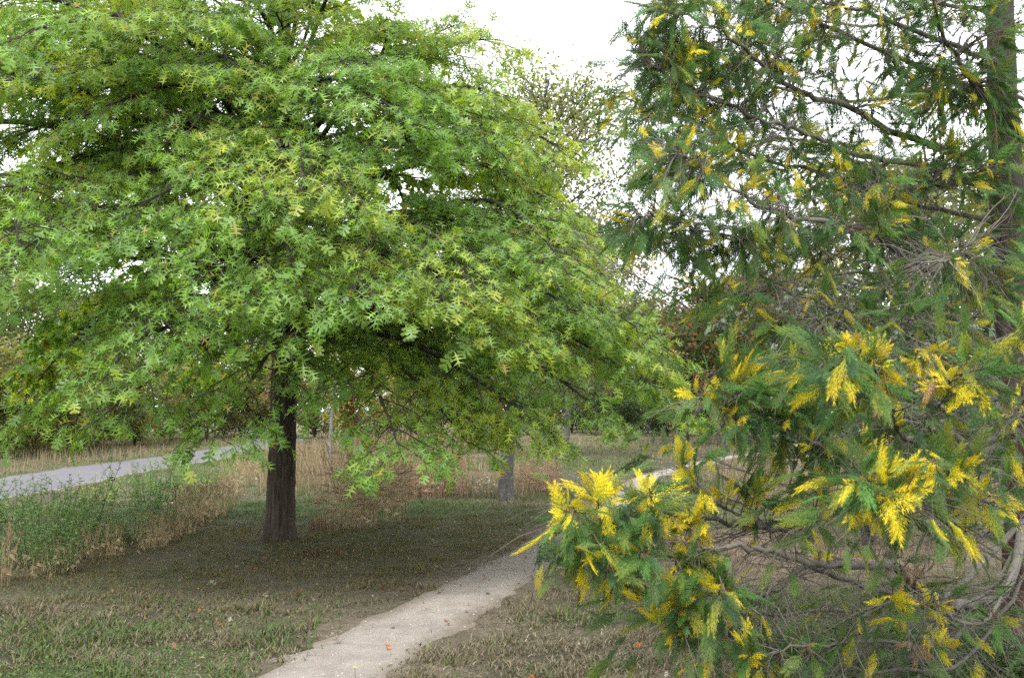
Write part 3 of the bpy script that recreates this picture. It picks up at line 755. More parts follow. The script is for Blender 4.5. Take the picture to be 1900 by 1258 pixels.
def build_cedar():
    root = empty('variegated_conifer', CEDAR + [0, 0, float(gz(CEDAR[0], CEDAR[1]))], 'cedar-like conifer with green fronds splashed bright yellow and bare grey inner twigs', 'tree')
    B = np.array(root.location)
    # trunk
    hs = np.linspace(-0.1, 7.6, 150); nk = 44
    ang = np.arange(nk) * 2 * math.pi / nk
    rad = np.interp(hs, [-0.1, 0.0, 0.3, 1.2, 3, 5, 7.6], [0.24, 0.21, 0.165, 0.14, 0.108, 0.075, 0.015])
    A, Hh = np.meshgrid(ang, hs)
    fl = fnoise(A * 3 + 0.3 * np.sin(Hh * 3), Hh * 1.0, 0.32, 71, 4)
    rr = rad[:, None] * (1 + 0.42 * (fl - 0.5))
    def axis(h): return np.array([0.02 - 0.012 * h + 0.02 * np.sin(h * 1.3), 0.015 * np.sin(h * 0.9), h])
    ax = np.array([axis(h) for h in hs])
    V = np.stack([rr * np.cos(A) + ax[:, 0:1], rr * np.sin(A) + ax[:, 1:2], Hh], -1)
    m = MB(); i = (np.arange(len(hs) - 1)[:, None] * nk); j = np.arange(nk)[None]; j2 = (j + 1) % nk
    red = np.clip((2.6 - Hh.ravel()) / 1.2, 0, 1)[:, None]
    c = np.array([0.058, 0.049, 0.041]) + (np.array([0.070, 0.034, 0.027]) - np.array([0.058, 0.049, 0.041])) * red
    m.add(V.reshape(-1, 3), np.stack([i + j, i + j2, i + nk + j2, i + nk + j], -1).reshape(-1, 4), c * (0.6 + 0.8 * fl.ravel())[:, None])
    m.build('trunk', M_CBARK, root, smooth=True)
    # boughs read off the photograph: list of (px, py, depth), first point at the trunk
    def tp(py, dx=0): # point on the trunk axis at image row py
        for h in np.linspace(0, 7.5, 400):
            q = axis(h) + B
            if project(q)[1] <= py: return q
        return axis(7.5) + B
    B_PX = [
        (590, [(1767, 522, 6.4), (1684, 480, 6.0), (1617, 429, 5.6), (1503, 408, 5.1), (1410, 382, 4.8), (1332, 331, 4.6), (1260, 285, 4.5)], .024),
        (490, [(1777, 483, 6.6), (1720, 470, 6.3), (1650, 450, 6.0), (1560, 470, 5.6)], .016),
        (351, [(1761, 341, 6.5), (1690, 350, 6.1), (1610, 340, 5.8), (1560, 345, 5.5)], .017),
        (235, [(1823, 176, 6.6), (1782, 119, 6.2), (1746, 52, 5.9), (1720, -40, 5.6)], .03),
        (330, [(1700, 262, 6.5), (1575, 200, 6.1), (1493, 176, 5.7), (1415, 119, 5.3), (1340, 60, 5.0), (1250, 20, 4.9)], .026),
        (350, [(1700, 310, 6.3), (1575, 282, 5.9), (1513, 253, 5.6), (1440, 228, 5.3), (1350, 196, 5.1), (1240, 140, 5.0), (1180, 90, 5.0)], .02),
        (440, [(1720, 436, 6.6), (1617, 429, 6.2), (1513, 434, 5.9), (1410, 444, 5.6), (1300, 420, 5.3), (1190, 400, 5.2)], .018),
        (420, [(1700, 380, 7.0), (1550, 330, 6.7), (1400, 290, 6.4), (1290, 240, 6.2), (1200, 220, 6.1)], .018),
        (500, [(1700, 500, 7.3), (1550, 510, 7.1), (1420, 530, 6.9), (1310, 560, 6.7)], .016),
        (200, [(1700, 120, 6.8), (1560, 60, 6.4), (1450, 10, 6.0), (1350, -40, 5.8)], .022),
        (120, [(1700, 60, 6.3), (1600, 20, 5.9), (1540, 10, 5.5), (1480, -20, 5.3)], .02),
        (560, [(1760, 600, 6.2), (1640, 590, 5.8), (1520, 560, 5.4), (1420, 520, 5.1)], .012),
        (620, [(1760, 650, 6.0), (1640, 640, 5.5), (1540, 600, 5.2), (1450, 590, 5.0)], .011),
        (540, [(1800, 480, 5.9), (1770, 470, 5.3), (1755, 490, 4.9)], .010),
        (800, [(1760, 830, 6.0), (1690, 820, 5.0), (1660, 780, 4.5), (1625, 715, 4.2), (1590, 660, 4.1)], .022),
        (790, [(1800, 800, 5.8), (1720, 790, 4.8), (1745, 740, 4.4), (1765, 690, 4.2)], .016),
        (820, [(1700, 860, 6.0), (1580, 850, 5.2), (1480, 805, 4.9), (1397, 788, 4.8), (1345, 770, 4.7), (1300, 735, 4.7)], .018),
        (930, [(1818, 997, 5.4), (1740, 956, 4.5), (1703, 929, 4.1), (1661, 930, 3.9), (1600, 900, 3.9)], .02),
        (900, [(1850, 940, 5.2), (1800, 900, 4.5), (1760, 870, 4.1)], .014),
        (960, [(1870, 1090, 6.0), (1797, 1123, 5.6), (1724, 1102, 5.2), (1660, 1055, 4.9), (1583, 1045, 4.75), (1500, 1043, 4.65), (1428, 1018, 4.6), (1350, 1014, 4.55), (1240, 1032, 4.5), (1150, 1010, 4.4), (1080, 1030, 4.35)], .034),
        (960, [(1760, 1100, 5.7), (1600, 1085, 5.2), (1500, 1053, 4.9), (1452, 1084, 4.75), (1400, 1109, 4.65), (1300, 1118, 4.55), (1235, 1135, 4.5)], .022),
        (900, [(1700, 950, 5.8), (1560, 950, 5.3), (1440, 985, 4.9), (1405, 970, 4.8), (1355, 949, 4.75), (1310, 915, 4.7), (1268, 860, 4.7)], .014),
        (880, [(1680, 930, 6.0), (1500, 960, 5.4), (1400, 975, 5.0), (1313, 961, 4.7), (1205, 949, 4.5), (1130, 950, 4.4), (1050, 950, 4.35)], .018),
        (1000, [(1800, 1130, 5.8), (1650, 1140, 5.2), (1500, 1135, 4.9), (1380, 1150, 4.7), (1300, 1180, 4.6), (1240, 1140, 4.5)], .014),
        (1020, [(1780, 1180, 5.2), (1620, 1190, 4.7), (1480, 1200, 4.5), (1390, 1225, 4.4)], .016),
        (1000, [(1830, 1150, 5.2), (1720, 1120, 4.6), (1650, 1100, 4.4)], .012),
        (1060, [(1800, 1220, 5.3), (1640, 1240, 4.9), (1520, 1225, 4.7), (1420, 1210, 4.6)], .012),
        (760, [(1850, 760, 5.6), (1890, 770, 4.7), (1915, 760, 4.3)], .01),
    ]
    boughs = []; BT = []
    for k, (row, pts, r0) in enumerate(B_PX):
        K = [tp(row)] + [at(*p) for p in pts]
        boughs.append((curve(np.array(K) - B, 8 + 4 * len(pts)), r0, True))
    # further boughs round the trunk, seen through the front ones
    az = 0.3
    low_h = [9] * len(boughs)
    for h in np.linspace(1.0, 7.4, 46):
        az += 2.399963
        e = np.array([math.cos(az), math.sin(az)])
        if e[1] < -0.35 and h < 4.2: continue            # the front ones are given above
        L = np.interp(h, [1, 2, 4, 5.5, 7.5], [2.6, 2.9, 2.7, 2.1, 0.5]) * rs.uniform(0.8, 1.1)
        s_ = rs.uniform(-0.2, 0.5)
        K = np.array([axis(h), axis(h) + [e[0] * L * .35, e[1] * L * .35, -0.05 * L], axis(h) + [e[0] * L * .7, e[1] * L * .7, 0.05 * L], axis(h) + [e[0] * L, e[1] * L, s_ * L * 0.6]])
        boughs.append((curve(K, 16), 0.016, False)); low_h.append(h)
    mbs = []
    allp = []
    for k, (P, r0, exp) in enumerate(boughs):
        m = MB()
        cb = np.array([0.150, 0.135, 0.118]) * rs.uniform(0.7, 1.15)
        P = P + np.concatenate([np.zeros((1, 3)), rs.normal(size=(len(P) - 1, 3)) * 0.008])
        tube(m, P, np.linspace(r0, 0.0035, len(P)), 7, cb)
        mbs.append((m, cb)); boughs[k] = (P, r0, exp)
        px, py, zc = project(P + B)
        for q in range(len(P)):
            if q > len(P) * 0.3: allp.append((px[q], py[q], zc[q], k, q))
    allp = np.array(allp)
    FP, FD, FU, FS, FC, FB, FX = [], [], [], [], [], [], []
    def add_frond(p, d, up, s_, c, b, exp=True, wy=0.6):
        FP.append(p); FD.append(d); FU.append(up); FS.append((s_, s_ * wy * rs.uniform(0.8, 1.2), s_)); FC.append(c); FB.append(b); FX.append(exp)
    def cluster(px, py, n, spread_px, tone, dz=0.0, maxl=None, upb=0.25, sz=(0.08, 0.155)):
        """a twig grown from the nearest bough to this place, ending in a tuft of fronds"""
        w = allp[:, 4] * 0
        d2 = np.hypot(allp[:, 0] - px, allp[:, 1] - py) + np.where([boughs[int(q)][2] for q in allp[:, 3]], 0, 120)
        q = allp[d2.argmin()]
        k = int(q[3]); P = boughs[k][0]
        depth = q[2] + dz
        root_p = P[int(q[4])]
        c3 = at(px, py, max(depth * CP, 3.3)) - B
        m, cb = mbs[k]
        v = c3 - root_p; L = np.linalg.norm(v)
        if L < 0.06: root_p = P[max(int(q[4]) - 2, 0)]; v = c3 - root_p; L = np.linalg.norm(v)
        mid = root_p + v * 0.5 + np.array([0, 0, 0.08 * L]) + rs.normal(size=3) * 0.04 * L
        T = curve([root_p, mid, c3], 6)
        tube(m, T, np.linspace(0.0035 + 0.003 * L, 0.002, 6), 4, cb * 0.9)
        vd = unit(v)
        rad = spread_px / FPX * depth
        for a in range(n):
            off = rs.normal(size=3) * rad * 0.42
            base = c3 + off * 0.55 - vd * rs.uniform(0, 0.10)
            dirv = unit(off) * 0.7 + vd * 0.8 + np.array([0, 0, rs.uniform(-0.35, 0.45) + upb]) + rs.normal(size=3) * 0.2
            if tone == 'y': c = Y_FR[rs.randint(len(Y_FR))] * rs.uniform(0.85, 1.15)
            elif tone == 'b': c = B_FR[0] * rs.uniform(0.8, 1.3); dirv[2] -= 1.5
            else:
                c = G_FR[rs.randint(len(G_FR))] * rs.uniform(0.8, 1.25)
                if rs.rand() < 0.06: c = Y_FR[rs.randint(3)]
            toc = unit(np.array([0, 0, EYE]) - B - c3)
            add_frond(base, dirv, unit(rs.normal(size=3) * 0.6 + [0, 0, 0.5] + toc * 0.5), rs.uniform(*sz) * (1.0 if tone == 'y' else 1.15), c, k, wy=0.85 if tone == 'y' else 0.65)
            # thread the frond to the twig end
            tube(m, [T[-2], (T[-2] + base) / 2 + [0, 0, 0.01], base], [0.002, 0.0018, 0.0015], 3, np.array([0.15, 0.085, 0.04]))
    YEL_PX = [(1050, 950, 24), (1110, 935, 36), (1125, 905, 18), (1205, 905, 24), (1215, 940, 22), (1290, 912, 26), (1345, 925, 14), (1280, 990, 34), (1310, 965, 18), (1098, 1085, 14), (1128, 1082, 18), (1265, 1048, 18), (1330, 1080, 18), (1255, 1125, 26), (1222, 1156, 18), (1385, 1212, 20), (1400, 990, 10), (1266, 850, 18), (1392, 925, 14), (1275, 1185, 8),
              (1305, 735, 18), (1345, 765, 18), (1388, 702, 30), (1420, 700, 18), (1535, 645, 11), (1600, 690, 40), (1560, 652, 14), (1572, 645, 14), (1690, 662, 24), (1745, 665, 30), (1765, 722, 32), (1610, 818, 14), (1620, 858, 38), (1652, 915, 46), (1615, 945, 22), (1755, 868, 32), (1815, 942, 36), (1892, 770, 14), (1650, 1105, 20), (1675, 1150, 9), (1728, 1128, 14), (1742, 1122, 12), (1747, 1200, 11), (1523, 1020, 12), (1470, 780, 8), (1500, 830, 9), (1680, 790, 9),
              (1285, 268, 20), (1345, 278, 40), (1395, 266, 28), (1195, 216, 15), (1190, 258, 12), (1222, 405, 20), (1255, 160, 18), (1235, 90, 10), (1310, 200, 11), (1330, 250, 10), (1522, 20, 26), (1545, 36, 24), (1590, 15, 14), (1756, 256, 32), (1566, 350, 17), (1522, 320, 18), (1545, 322, 10), (1640, 385, 28), (1628, 430, 20), (1755, 475, 24), (1772, 502, 10), (1262, 128, 8), (1440, 16, 16), (1250, 10, 12), (1380, 65, 9), (1430, 120, 10), (1490, 110, 10), (1670, 176, 10), (1740, 22, 8), (1590, 90, 12), (1225, 480, 14), (1290, 530, 8), (1470, 350, 10), (1400, 340, 9), (1700, 375, 9), (1290, 105, 9), (1205, 120, 9), (1510, 555, 7), (1690, 562, 8)]
    for px, py, r_ in YEL_PX:
        n = int(3 + (r_ / 14.0) ** 2 * 1.9)
        cluster(px, py, n, r_, 'y', dz=-0.05, sz=(0.07 + 0.0008 * r_, 0.10 + 0.0018 * r_))
    zones = [((1170, 50, 1260, 130), 16), ((1210, -20, 1500, 110), 90), ((1180, 100, 1480, 215), 84), ((1170, 200, 1300, 300), 16), ((1190, 250, 1430, 345), 50), ((1150, 355, 1290, 450), 30), ((1240, 320, 1480, 470), 38),
             ((1270, 460, 1420, 570), 26), ((1420, 340, 1720, 480), 40), ((1560, 210, 1720, 300), 18), ((1500, -20, 1720, 200), 60), ((1720, -20, 1900, 350), 66), ((1620, 370, 1720, 450), 14), ((1680, 500, 1800, 600), 10),
             ((1330, 670, 1560, 760), 46), ((1500, 640, 1640, 730), 26), ((1380, 740, 1560, 860), 24), ((1540, 740, 1800, 860), 20), ((1500, 830, 1640, 920), 16), ((1690, 760, 1900, 900), 22), ((1640, 800, 1800, 960), 16),
             ((1060, 920, 1210, 1010), 22), ((1060, 1000, 1180, 1090), 16), ((1180, 960, 1330, 1080), 16), ((1250, 1040, 1350, 1110), 7), ((1240, 1110, 1330, 1170), 8), ((1270, 1150, 1420, 1250), 12), ((1400, 1180, 1520, 1270), 9),
             ((1290, 880, 1480, 960), 9), ((1400, 900, 1600, 1000), 4), ((1560, 950, 1900, 1100), 7), ((1560, 1090, 1900, 1250), 9), ((1300, 715, 1380, 800), 10), ((1560, 500, 1700, 640), 8), ((1760, 640, 1900, 720), 10), ((1780, -20, 1910, 620), 36), ((1480, 180, 1900, 480), 64), ((1640, -30, 1880, 200), 44), ((1400, 430, 1900, 640), 34)]
    for (x0, y0, x1, y1), n in zones:
        for a in range(int(n * 0.8 + 0.5)):
            cluster(rs.uniform(x0, x1), rs.uniform(y0, y1), rs.randint(4, 8), 30, 'g', dz=rs.normal() * 0.22, upb=rs.uniform(-0.55, 0.25))
    for px, py in [(1176, 1040), (1690, 1040), (1672, 1050), (1705, 1045), (1720, 1050), (1545, 720), (1722, 700), (1495, 125), (1745, 560), (1700, 1190), (1355, 1175)]:
        cluster(px, py, 3, 12, 'b', sz=(0.07, 0.13))
    # boughs behind: side twigs and fronds
    for k, (P, r0, exp) in enumerate(boughs):
        m, cb = mbs[k]
        nb = int(np.linalg.norm(np.diff(P, axis=0), axis=1).sum() / ((0.042 if k < 14 else 0.07) if exp else 0.07))
        for a in range(nb):
            t = rs.uniform(0.08, 0.97)
            p, d = interp(P, t)
            side = unit(np.cross(d, [0, 0, 1])) * (1 if a % 2 else -1)
            L = rs.uniform(0.18, 0.62) * (1.2 - 0.85 * t if exp else 1.2 - 0.5 * t)
            dv = unit(d * rs.uniform(0.4, 1.0) + side * rs.uniform(0.3, 1.0) + np.array([0, 0, rs.uniform(-0.5, 0.5)]))
            T = np.array([p + dv * L * s_ + np.array([0, 0, -0.12 * L * s_ * s_]) + rs.normal(size=3) * 0.012 * s_ for s_ in np.linspace(0, 1, 4)])
            tube(m, T, np.linspace(0.0032, 0.0014, 4), 3, cb * rs.uniform(0.7, 1.3))
            # finer twigs
            for b in range(3):
                q, dq = interp(T, rs.uniform(0.25, 0.95))
                l3 = rs.uniform(0.08, 0.28)
                dz = unit(dq + rs.normal(size=3) * 0.6)
                T3 = [q, q + dz * l3 * 0.5 + rs.normal(size=3) * 0.012, q + dz * l3 + [0, 0, -0.04]]
                tube(m, T3, [0.0018, 0.0014, 0.0009], 3, cb * rs.uniform(0.7, 1.4))
                if (not exp and t > 0.4 and rs.rand() < (0.85 if low_h[k] > 2.3 else 0.2)) or (exp and rs.rand() < 0.10 + 0.30 * (t > 0.75)):
                    c = G_FR[rs.randint(4)] * rs.uniform(0.7, 1.2) if rs.rand() > 0.07 else Y_FR[rs.randint(3)]
                    add_frond(T3[2], dz + [0, 0, rs.uniform(-0.9, 0.2)], rs.normal(size=3) + [0, 0, 0.6], rs.uniform(0.09, 0.18), c, k, exp)
            if (not exp and t > 0.35 and low_h[k] > 2.3):
                for b in range(3):
                    q, dq = interp(T, rs.uniform(0.4, 1.0))
                    c = G_FR[rs.randint(4)] * rs.uniform(0.7, 1.2) if rs.rand() > 0.07 else Y_FR[rs.randint(3)]
                    add_frond(q, dq + rs.normal(size=3) * 0.5 + [0, 0, -0.2], rs.normal(size=3) + [0, 0, 0.6], rs.uniform(0.10, 0.2), c, k, exp)
    FP = np.array(FP); FD = np.array(FD); FU = np.array(FU); FS = np.array(FS); FC = np.array(FC); FB = np.array(FB); FX = np.array(FX)
    n = len(FP)
    RM = frames(FD, FU)
    px, py, zc = project(FP + B)
    FX = FX & (zc < 6.3)
    okz = (FP[:, 2] + B[2] > 0.12) & (FP[:, 0] + B[0] > 0.13)
    inside = (px > 5) & (px < W - 5) & (py > 5) & (py < H - 5) & okz & FX
    nd = RM[:, :, 2]; vd = unit(FP + B - np.array([0, 0, EYE]))
    big = FS[:, 0] / zc * (0.3 + np.abs((nd * vd).sum(1)))
    cell = (px // 30).astype(int) * 1000 + (py // 30).astype(int)
    best = {}
    for k in np.where(inside)[0]:
        c_ = cell[k]
        if c_ not in best or zc[k] < zc[best[c_]]: best[c_] = k
    cand = sorted(best.values(), key=lambda k: -big[k])[:300]
    sel = np.zeros(n, bool); sel[cand] = True
    m = MB()
    a = FX & ~sel & okz; b = ~FX & ~sel & okz
    # foot of each frond against its tip: yellow fronds start greenish, some green ones end yellowish
    isy = FC[:, 0] > FC[:, 1]
    foot_c = np.where(isy[:, None], FC * [0.62, 0.80, 1.2], FC * 0.85)
    tipy = (rs.rand(n) < 0.16) & ~isy
    tip_c = np.where(tipy[:, None], FC + (np.array([0.42, 0.40, 0.035]) - FC) * 0.7, np.where(isy[:, None], FC * 1.04, FC * 1.15))
    WD = np.clip(FR_D[0][:, 0] * 1.5 - 0.1, 0, 1); WS = np.clip(FR_S[0][:, 0] * 1.5 - 0.1, 0, 1)
    m.inst(FR_D[0], FR_D[1], FP[a], RM[a], FS[a], foot_c[a], tip_c[a], WD)
    m.inst(FR_S[0], FR_S[1], FP[b], RM[b], FS[b], foot_c[b], tip_c[b], WS)
    m.build('foliage', M_CED, root, kind='stuff')
    objs = []
    for k, (mm, cb) in enumerate(mbs): objs.append(mm.build('bough', M_TWIG, root, smooth=True))
    order = sorted(cand, key=lambda k: (FC[k][0] / FC[k][1], FC[k][1]))
    for g_ in range(14):
        ks = order[g_ * len(order) // 14:(g_ + 1) * len(order) // 14]
        mm = MB(); mm.inst(FR_D[0], FR_D[1], np.zeros((1, 3)), np.eye(3)[None], np.ones(1), np.mean([foot_c[k] for k in ks], 0)[None], np.mean([tip_c[k] for k in ks], 0)[None], WD)
        me = mesh_from('frond', mm, M_CED)
        for k in ks:
            o = bpy.data.objects.new('frond', me); col.objects.link(o); o.parent = objs[int(FB[k])]
            o.matrix_local = Matrix.Translation(FP[k]) @ Matrix(RM[k].tolist()).to_4x4() @ Matrix.Diagonal((*[float(v) for v in FS[k]], 1.0))
    return n
n_ced = build_cedar()

# ------------------------------------------------------------------ short grass over the turf (one mass)
def turf():
    n0 = 460000
    u = rs.rand(n0)
    d = 4.6 * (60 / 4.6) ** (u ** 1.1)
    lat = rs.uniform(-0.62, 0.60, n0)
    x = lat * d + rs.uniform(-1.2, 1.2, n0); y = d
    pd_ = path_dist(x, y); rd_ = road_dist(x, y)
    n1 = fnoise(x, y, 0.5, 81)
    keep = (rd_ > 0.05) & ((pd_ > 0.0) & (rs.rand(n0) < np.clip((pd_ + 0.04) * 2.2 + (n1 - 0.45) * 2.4, 0.04, 1)))
    keep |= (rd_ > 0) & (pd_ > -0.14) & (rs.rand(n0) < np.clip((n1 - 0.42) * 1.2, 0.0, 0.35))
    o_ = np.hypot(x - OAK[0], y - OAK[1])
    keep &= (o_ > 0.24) & (rs.rand(n0) < np.clip(0.45 + o_ / 6, 0, 1))
    keep &= rs.rand(n0) < np.clip((fnoise(x * 0.8 + y * 0.6, y * 0.8 - x * 0.6, 0.31, 87, 3) - 0.15) * 2.6, 0.3, 1)
    x, y, pd_, d = x[keep], y[keep], pd_[keep], d[keep]
    n = len(x)
    cl = np.clip((fnoise(x * 0.8 + y * 0.6, y * 0.8 - x * 0.6, 0.31, 87, 3) - 0.2) * 2.8, 0.5, 1.9)
    gn = fnoise(x, y, 2.2, 1); g2 = fnoise(x, y, 0.6, 85); o_ = np.hypot(x - OAK[0], y - OAK[1])
    lawn = np.clip(1.3 - np.hypot((x + 2.6) / 2.4, (y - 17.0) / 2.2), 0, 1)
    greenp = np.clip((fnoise(x * 0.8 - y * 0.6, y * 0.8 + x * 0.6, 1.5, 14) - 0.38) * 3.5 + (gn - 0.45) * 1.5 + (g2 - 0.5) * 1.8 + lawn * 1.2 + 0.9 * np.clip(1.25 - np.hypot((x + 2.9) / 2.0, (y - 6.6) / 1.6), 0, 1), 0.10, 0.98)
    straw = np.array([[0.175, 0.148, 0.095], [0.155, 0.130, 0.085], [0.22, 0.188, 0.128], [0.12, 0.104, 0.066]])
    grn = np.array([[0.075, 0.130, 0.036], [0.095, 0.140, 0.042], [0.062, 0.100, 0.045], [0.11, 0.125, 0.030]])
    greenp = greenp * np.clip(0.2 + np.clip(o_ - 3.0, 0, 9) * 0.3, 0.2, 1)
    isg = rs.rand(n) < greenp * 0.8
    ism = ~isg & (rs.rand(n) < np.clip((4.2 - o_) / 3, 0, 0.6))
    C = np.where(isg[:, None], grn[rs.randint(0, 4, n)], straw[rs.randint(0, 4, n)]) * rs.uniform(0.75, 1.2, (n, 1))
    C = np.where(ism[:, None], np.array([0.165, 0.140, 0.045]) * rs.uniform(0.7, 1.25, (n, 1)), C)
    pale = np.clip(1 - np.hypot((x - 4.0) / 3.2, (y - 12.0) / 3.0), 0, 1)[:, None] * 1.3
    C = C + (np.array([0.27, 0.20, 0.15]) - C) * np.clip(pale, 0, 0.8)
    hgt = rs.uniform(0.010, 0.040, n) * (1 + 0.4 * isg) * (1 + d / 40) * cl
    strand = rs.rand(n) < 0.035
    hgt = np.where(strand, 0.02, hgt)
    wid = rs.uniform(0.0018, 0.0038, n) * (0.75 + d / 9)
    a = rs.uniform(0, 2 * math.pi, n); lean = np.where(strand, rs.uniform(0.05, 0.12, n), rs.uniform(0.3, 2.2, n) * hgt)
    C = np.where(strand[:, None], np.array([0.30, 0.25, 0.18]) * rs.uniform(0.8, 1.3, (n, 1)), C)
    L = np.stack([np.cos(a) * lean, np.sin(a) * lean, hgt], 1); w = np.stack([-np.sin(a) * wid, np.cos(a) * wid, 0 * a], 1)
    P = np.stack([x, y, gz(x, y) - 0.004], 1)
    near = d < 8.5
    m = MB()
    f = ~near
    V = np.stack([P[f] - w[f], P[f] + w[f], P[f] + L[f]], 1).reshape(-1, 3)
    m.add(V, np.arange(len(V)).reshape(-1, 3), np.repeat(C[f], 3, 0))
    P, w, L, C2 = P[near], w[near], L[near], C[near]
    Md = P + L * [0.38, 0.38, 0.62]
    V = np.stack([P - w, P + w, Md + w * 0.8, Md - w * 0.8, P + L], 1)
    k = np.arange(len(P))[:, None] * 5
    m.add(V.reshape(-1, 3), (k + np.array([[0, 1, 2, 0, 2, 3, 3, 2, 4]])).reshape(-1, 3), np.repeat(C2, 5, 0))
    # small broad leaves of clover and plantain in the green patches
    nb = 60000
    dd = 4.8 * (20 / 4.8) ** (rs.rand(nb)); x = rs.uniform(-0.6, 0.5, nb) * dd; y = dd
    ok = (path_dist(x, y) > 0.15) & (fnoise(x, y, 2.2, 1) + 0.5 * (fnoise(x, y, 0.6, 85) - 0.5) + 0.22 * np.clip(1.25 - np.hypot((x + 2.9) / 2.0, (y - 6.6) / 1.6), 0, 1) > 0.50) & (rs.rand(nb) < 0.75)
    x, y = x[ok], y[ok]; nb = len(x)
    P = np.stack([x, y, gz(x, y) + rs.uniform(0.004, 0.03, nb)], 1)
    D = np.stack([rs.normal(size=nb), rs.normal(size=nb), rs.uniform(0.0, 0.5, nb)], 1)
    m.inst(DIAM[0], DIAM[1], P, frames(D, np.array([0, 0, 1.0]) + rs.normal(size=(nb, 3)) * 0.3), rs.uniform(0.012, 0.032, nb), np.array([[0.090, 0.165, 0.042]]) * rs.uniform(0.7, 1.3, (nb, 1)))
    o = m.build('grass', M_GRASS, kind='stuff')
    tag(o, 'short dry turf grass with green patches')
turf()

# ------------------------------------------------------------------ weeds and tall dry grass
def dry_tuft_mesh(seed, n=170, h=1.1, rad=0.35, colr=(0.30, 0.205, 0.14), heads=True):
    r_ = np.random.RandomState(seed)
    m = MB(); hd = MB()
    for k in range(n):
        a = r_.uniform(0, 6.28); q = rad * math.sqrt(r_.rand())
        p = np.array([math.cos(a) * q, math.sin(a) * q, -0.02])
        hh = h * r_.uniform(0.3, 1.0) ** 0.8
        ln = np.array([math.cos(a), math.sin(a), 0]) * hh * r_.uniform(0.0, 0.2) + r_.normal(size=3) * 0.09 * hh
        ln[2] = 0
        T = np.array([p, p + ln * 0.15 + [0, 0, hh * 0.4], p + ln * 0.5 + [0, 0, hh * 0.75], p + ln + [0, 0, hh]])
        c = np.array(colr) * r_.uniform(0.65, 1.35)
        w = 0.0024
        b = r_.uniform(0, 6.28); wv = np.array([math.cos(b), math.sin(b), 0]) * w
        V = np.concatenate([T - wv, T + wv])
        m.add(V, np.array([(0, 4, 5, 1), (1, 5, 6, 2), (2, 6, 7, 3)]), c)
        # dry leaf blade
        for z in range(1):
            f = r_.uniform(0.15, 0.7); s = T[0] + (T[3] - T[0]) * f
            d = np.array([r_.normal(), r_.normal(), 0.4]); d = d / np.linalg.norm(d) * hh * r_.uniform(0.12, 0.3)
            m.add(np.array([s - wv, s + wv, s + d * 0.6 + [0, 0, 0.01], s + d - [0, 0, 0.06]]), np.array([(0, 1, 2), (0, 2, 3)]), c * 1.05)
        if heads and hh > h * 0.6:
            for z in range(9):
                s = T[3] - (T[3] - T[2]) * r_.uniform(0, 0.7)
                d = unit(np.array([r_.normal() * 0.5, r_.normal() * 0.5, 0.9])) * r_.uniform(0.02, 0.05)
                e = np.array([0.004, 0.003, 0])
                hd.add(np.array([s, s + d * 0.5 + e, s + d, s + d * 0.5 - e]), np.array([(0, 1, 2, 3)]), c * 0.8)
    return m, hd
def weed_mesh(seed, n=34, h=0.75, rad=0.3, cols=((0.13, 0.225, 0.075), (0.165, 0.255, 0.09), (0.11, 0.19, 0.08)), ll=0.075, flower=None):
    r_ = np.random.RandomState(seed)
    st = MB(); lv = MB(); fl = MB()
    P_, D_, S_, C_ = [], [], [], []
    for k in range(n):
        a = r_.uniform(0, 6.28); q = rad * math.sqrt(r_.rand())
        p = np.array([math.cos(a) * q, math.sin(a) * q, -0.02])
        hh = h * r_.uniform(0.35, 1.1)
        top = p + np.array([math.cos(a), math.sin(a), 0]) * hh * r_.uniform(0.05, 0.6) + [r_.normal() * 0.08, r_.normal() * 0.08, hh]
        T = curve([p, (p + top) / 2 + r_.normal(size=3) * 0.025, top], 7)
        tube(st, T, np.linspace(0.004, 0.0015, 7), 3, np.array([0.11, 0.12, 0.05]) * r_.uniform(0.7, 1.2))
        for z in range(int(40 * hh / h)):
            t = r_.uniform(0.12, 1.0); s, d = interp(T, min(t, 0.99))
            az = z * 2.4; P_.append(s); D_.append([math.cos(az), math.sin(az), r_.uniform(0.1, 0.9)]); S_.append(ll * r_.uniform(0.6, 1.2) * (1.25 - 0.55 * t)); C_.append(np.array(cols[r_.randint(len(cols))]) * r_.uniform(0.9, 1.6))
        if flower is not None and r_.rand() < 0.6:
            for z in range(7):
                s = T[-1] + r_.normal(size=3) * 0.02
                d = unit(r_.normal(size=3) + [0, 0, 1]) * 0.009; e = np.cross(d, [0.3, 0.5, 0.1]); e = unit(e) * 0.007
                fl.add(np.array([s - d, s + e, s + d, s - e]), np.array([(0, 1, 2, 3)]), np.array(flower))
    n_ = len(P_)
    lv.inst(LANCE[0] * [1, 1.5, 1], LANCE[1], np.array(P_), frames(np.array(D_), np.array([0, 0, 1.0]) + r_.normal(size=(n_, 3)) * 0.4), np.array(S_), np.array(C_))
    return st, lv, fl
class Kind:
    """one kind of plant: meshes made once, placed many times as separate plants"""
    def __init__(s, name, parts): s.name = name; s.parts = [(nm, mesh_from(nm, m, mt)) for nm, m, mt in parts if m.n]
    def place(s, x, y, sc_, rz, label, cat, group):
        r = empty(s.name, (x, y, float(gz(x, y))), label, cat, group)
        r.rotation_euler = (0, 0, rz); r.scale = sc_ if isinstance(sc_, tuple) else (sc_,) * 3
        for nm, me in s.parts:
            o = bpy.data.objects.new(nm, me); col.objects.link(o); o.parent = r
            if len(me.polygons) > 40: o['kind'] = 'stuff'
        return r
def tuft_kind(name, seed, **kw):
    m, h_ = dry_tuft_mesh(seed, **kw)
    return Kind(name, [('stalks', m, M_GRASS), ('seed_heads', h_, M_GRASS)])
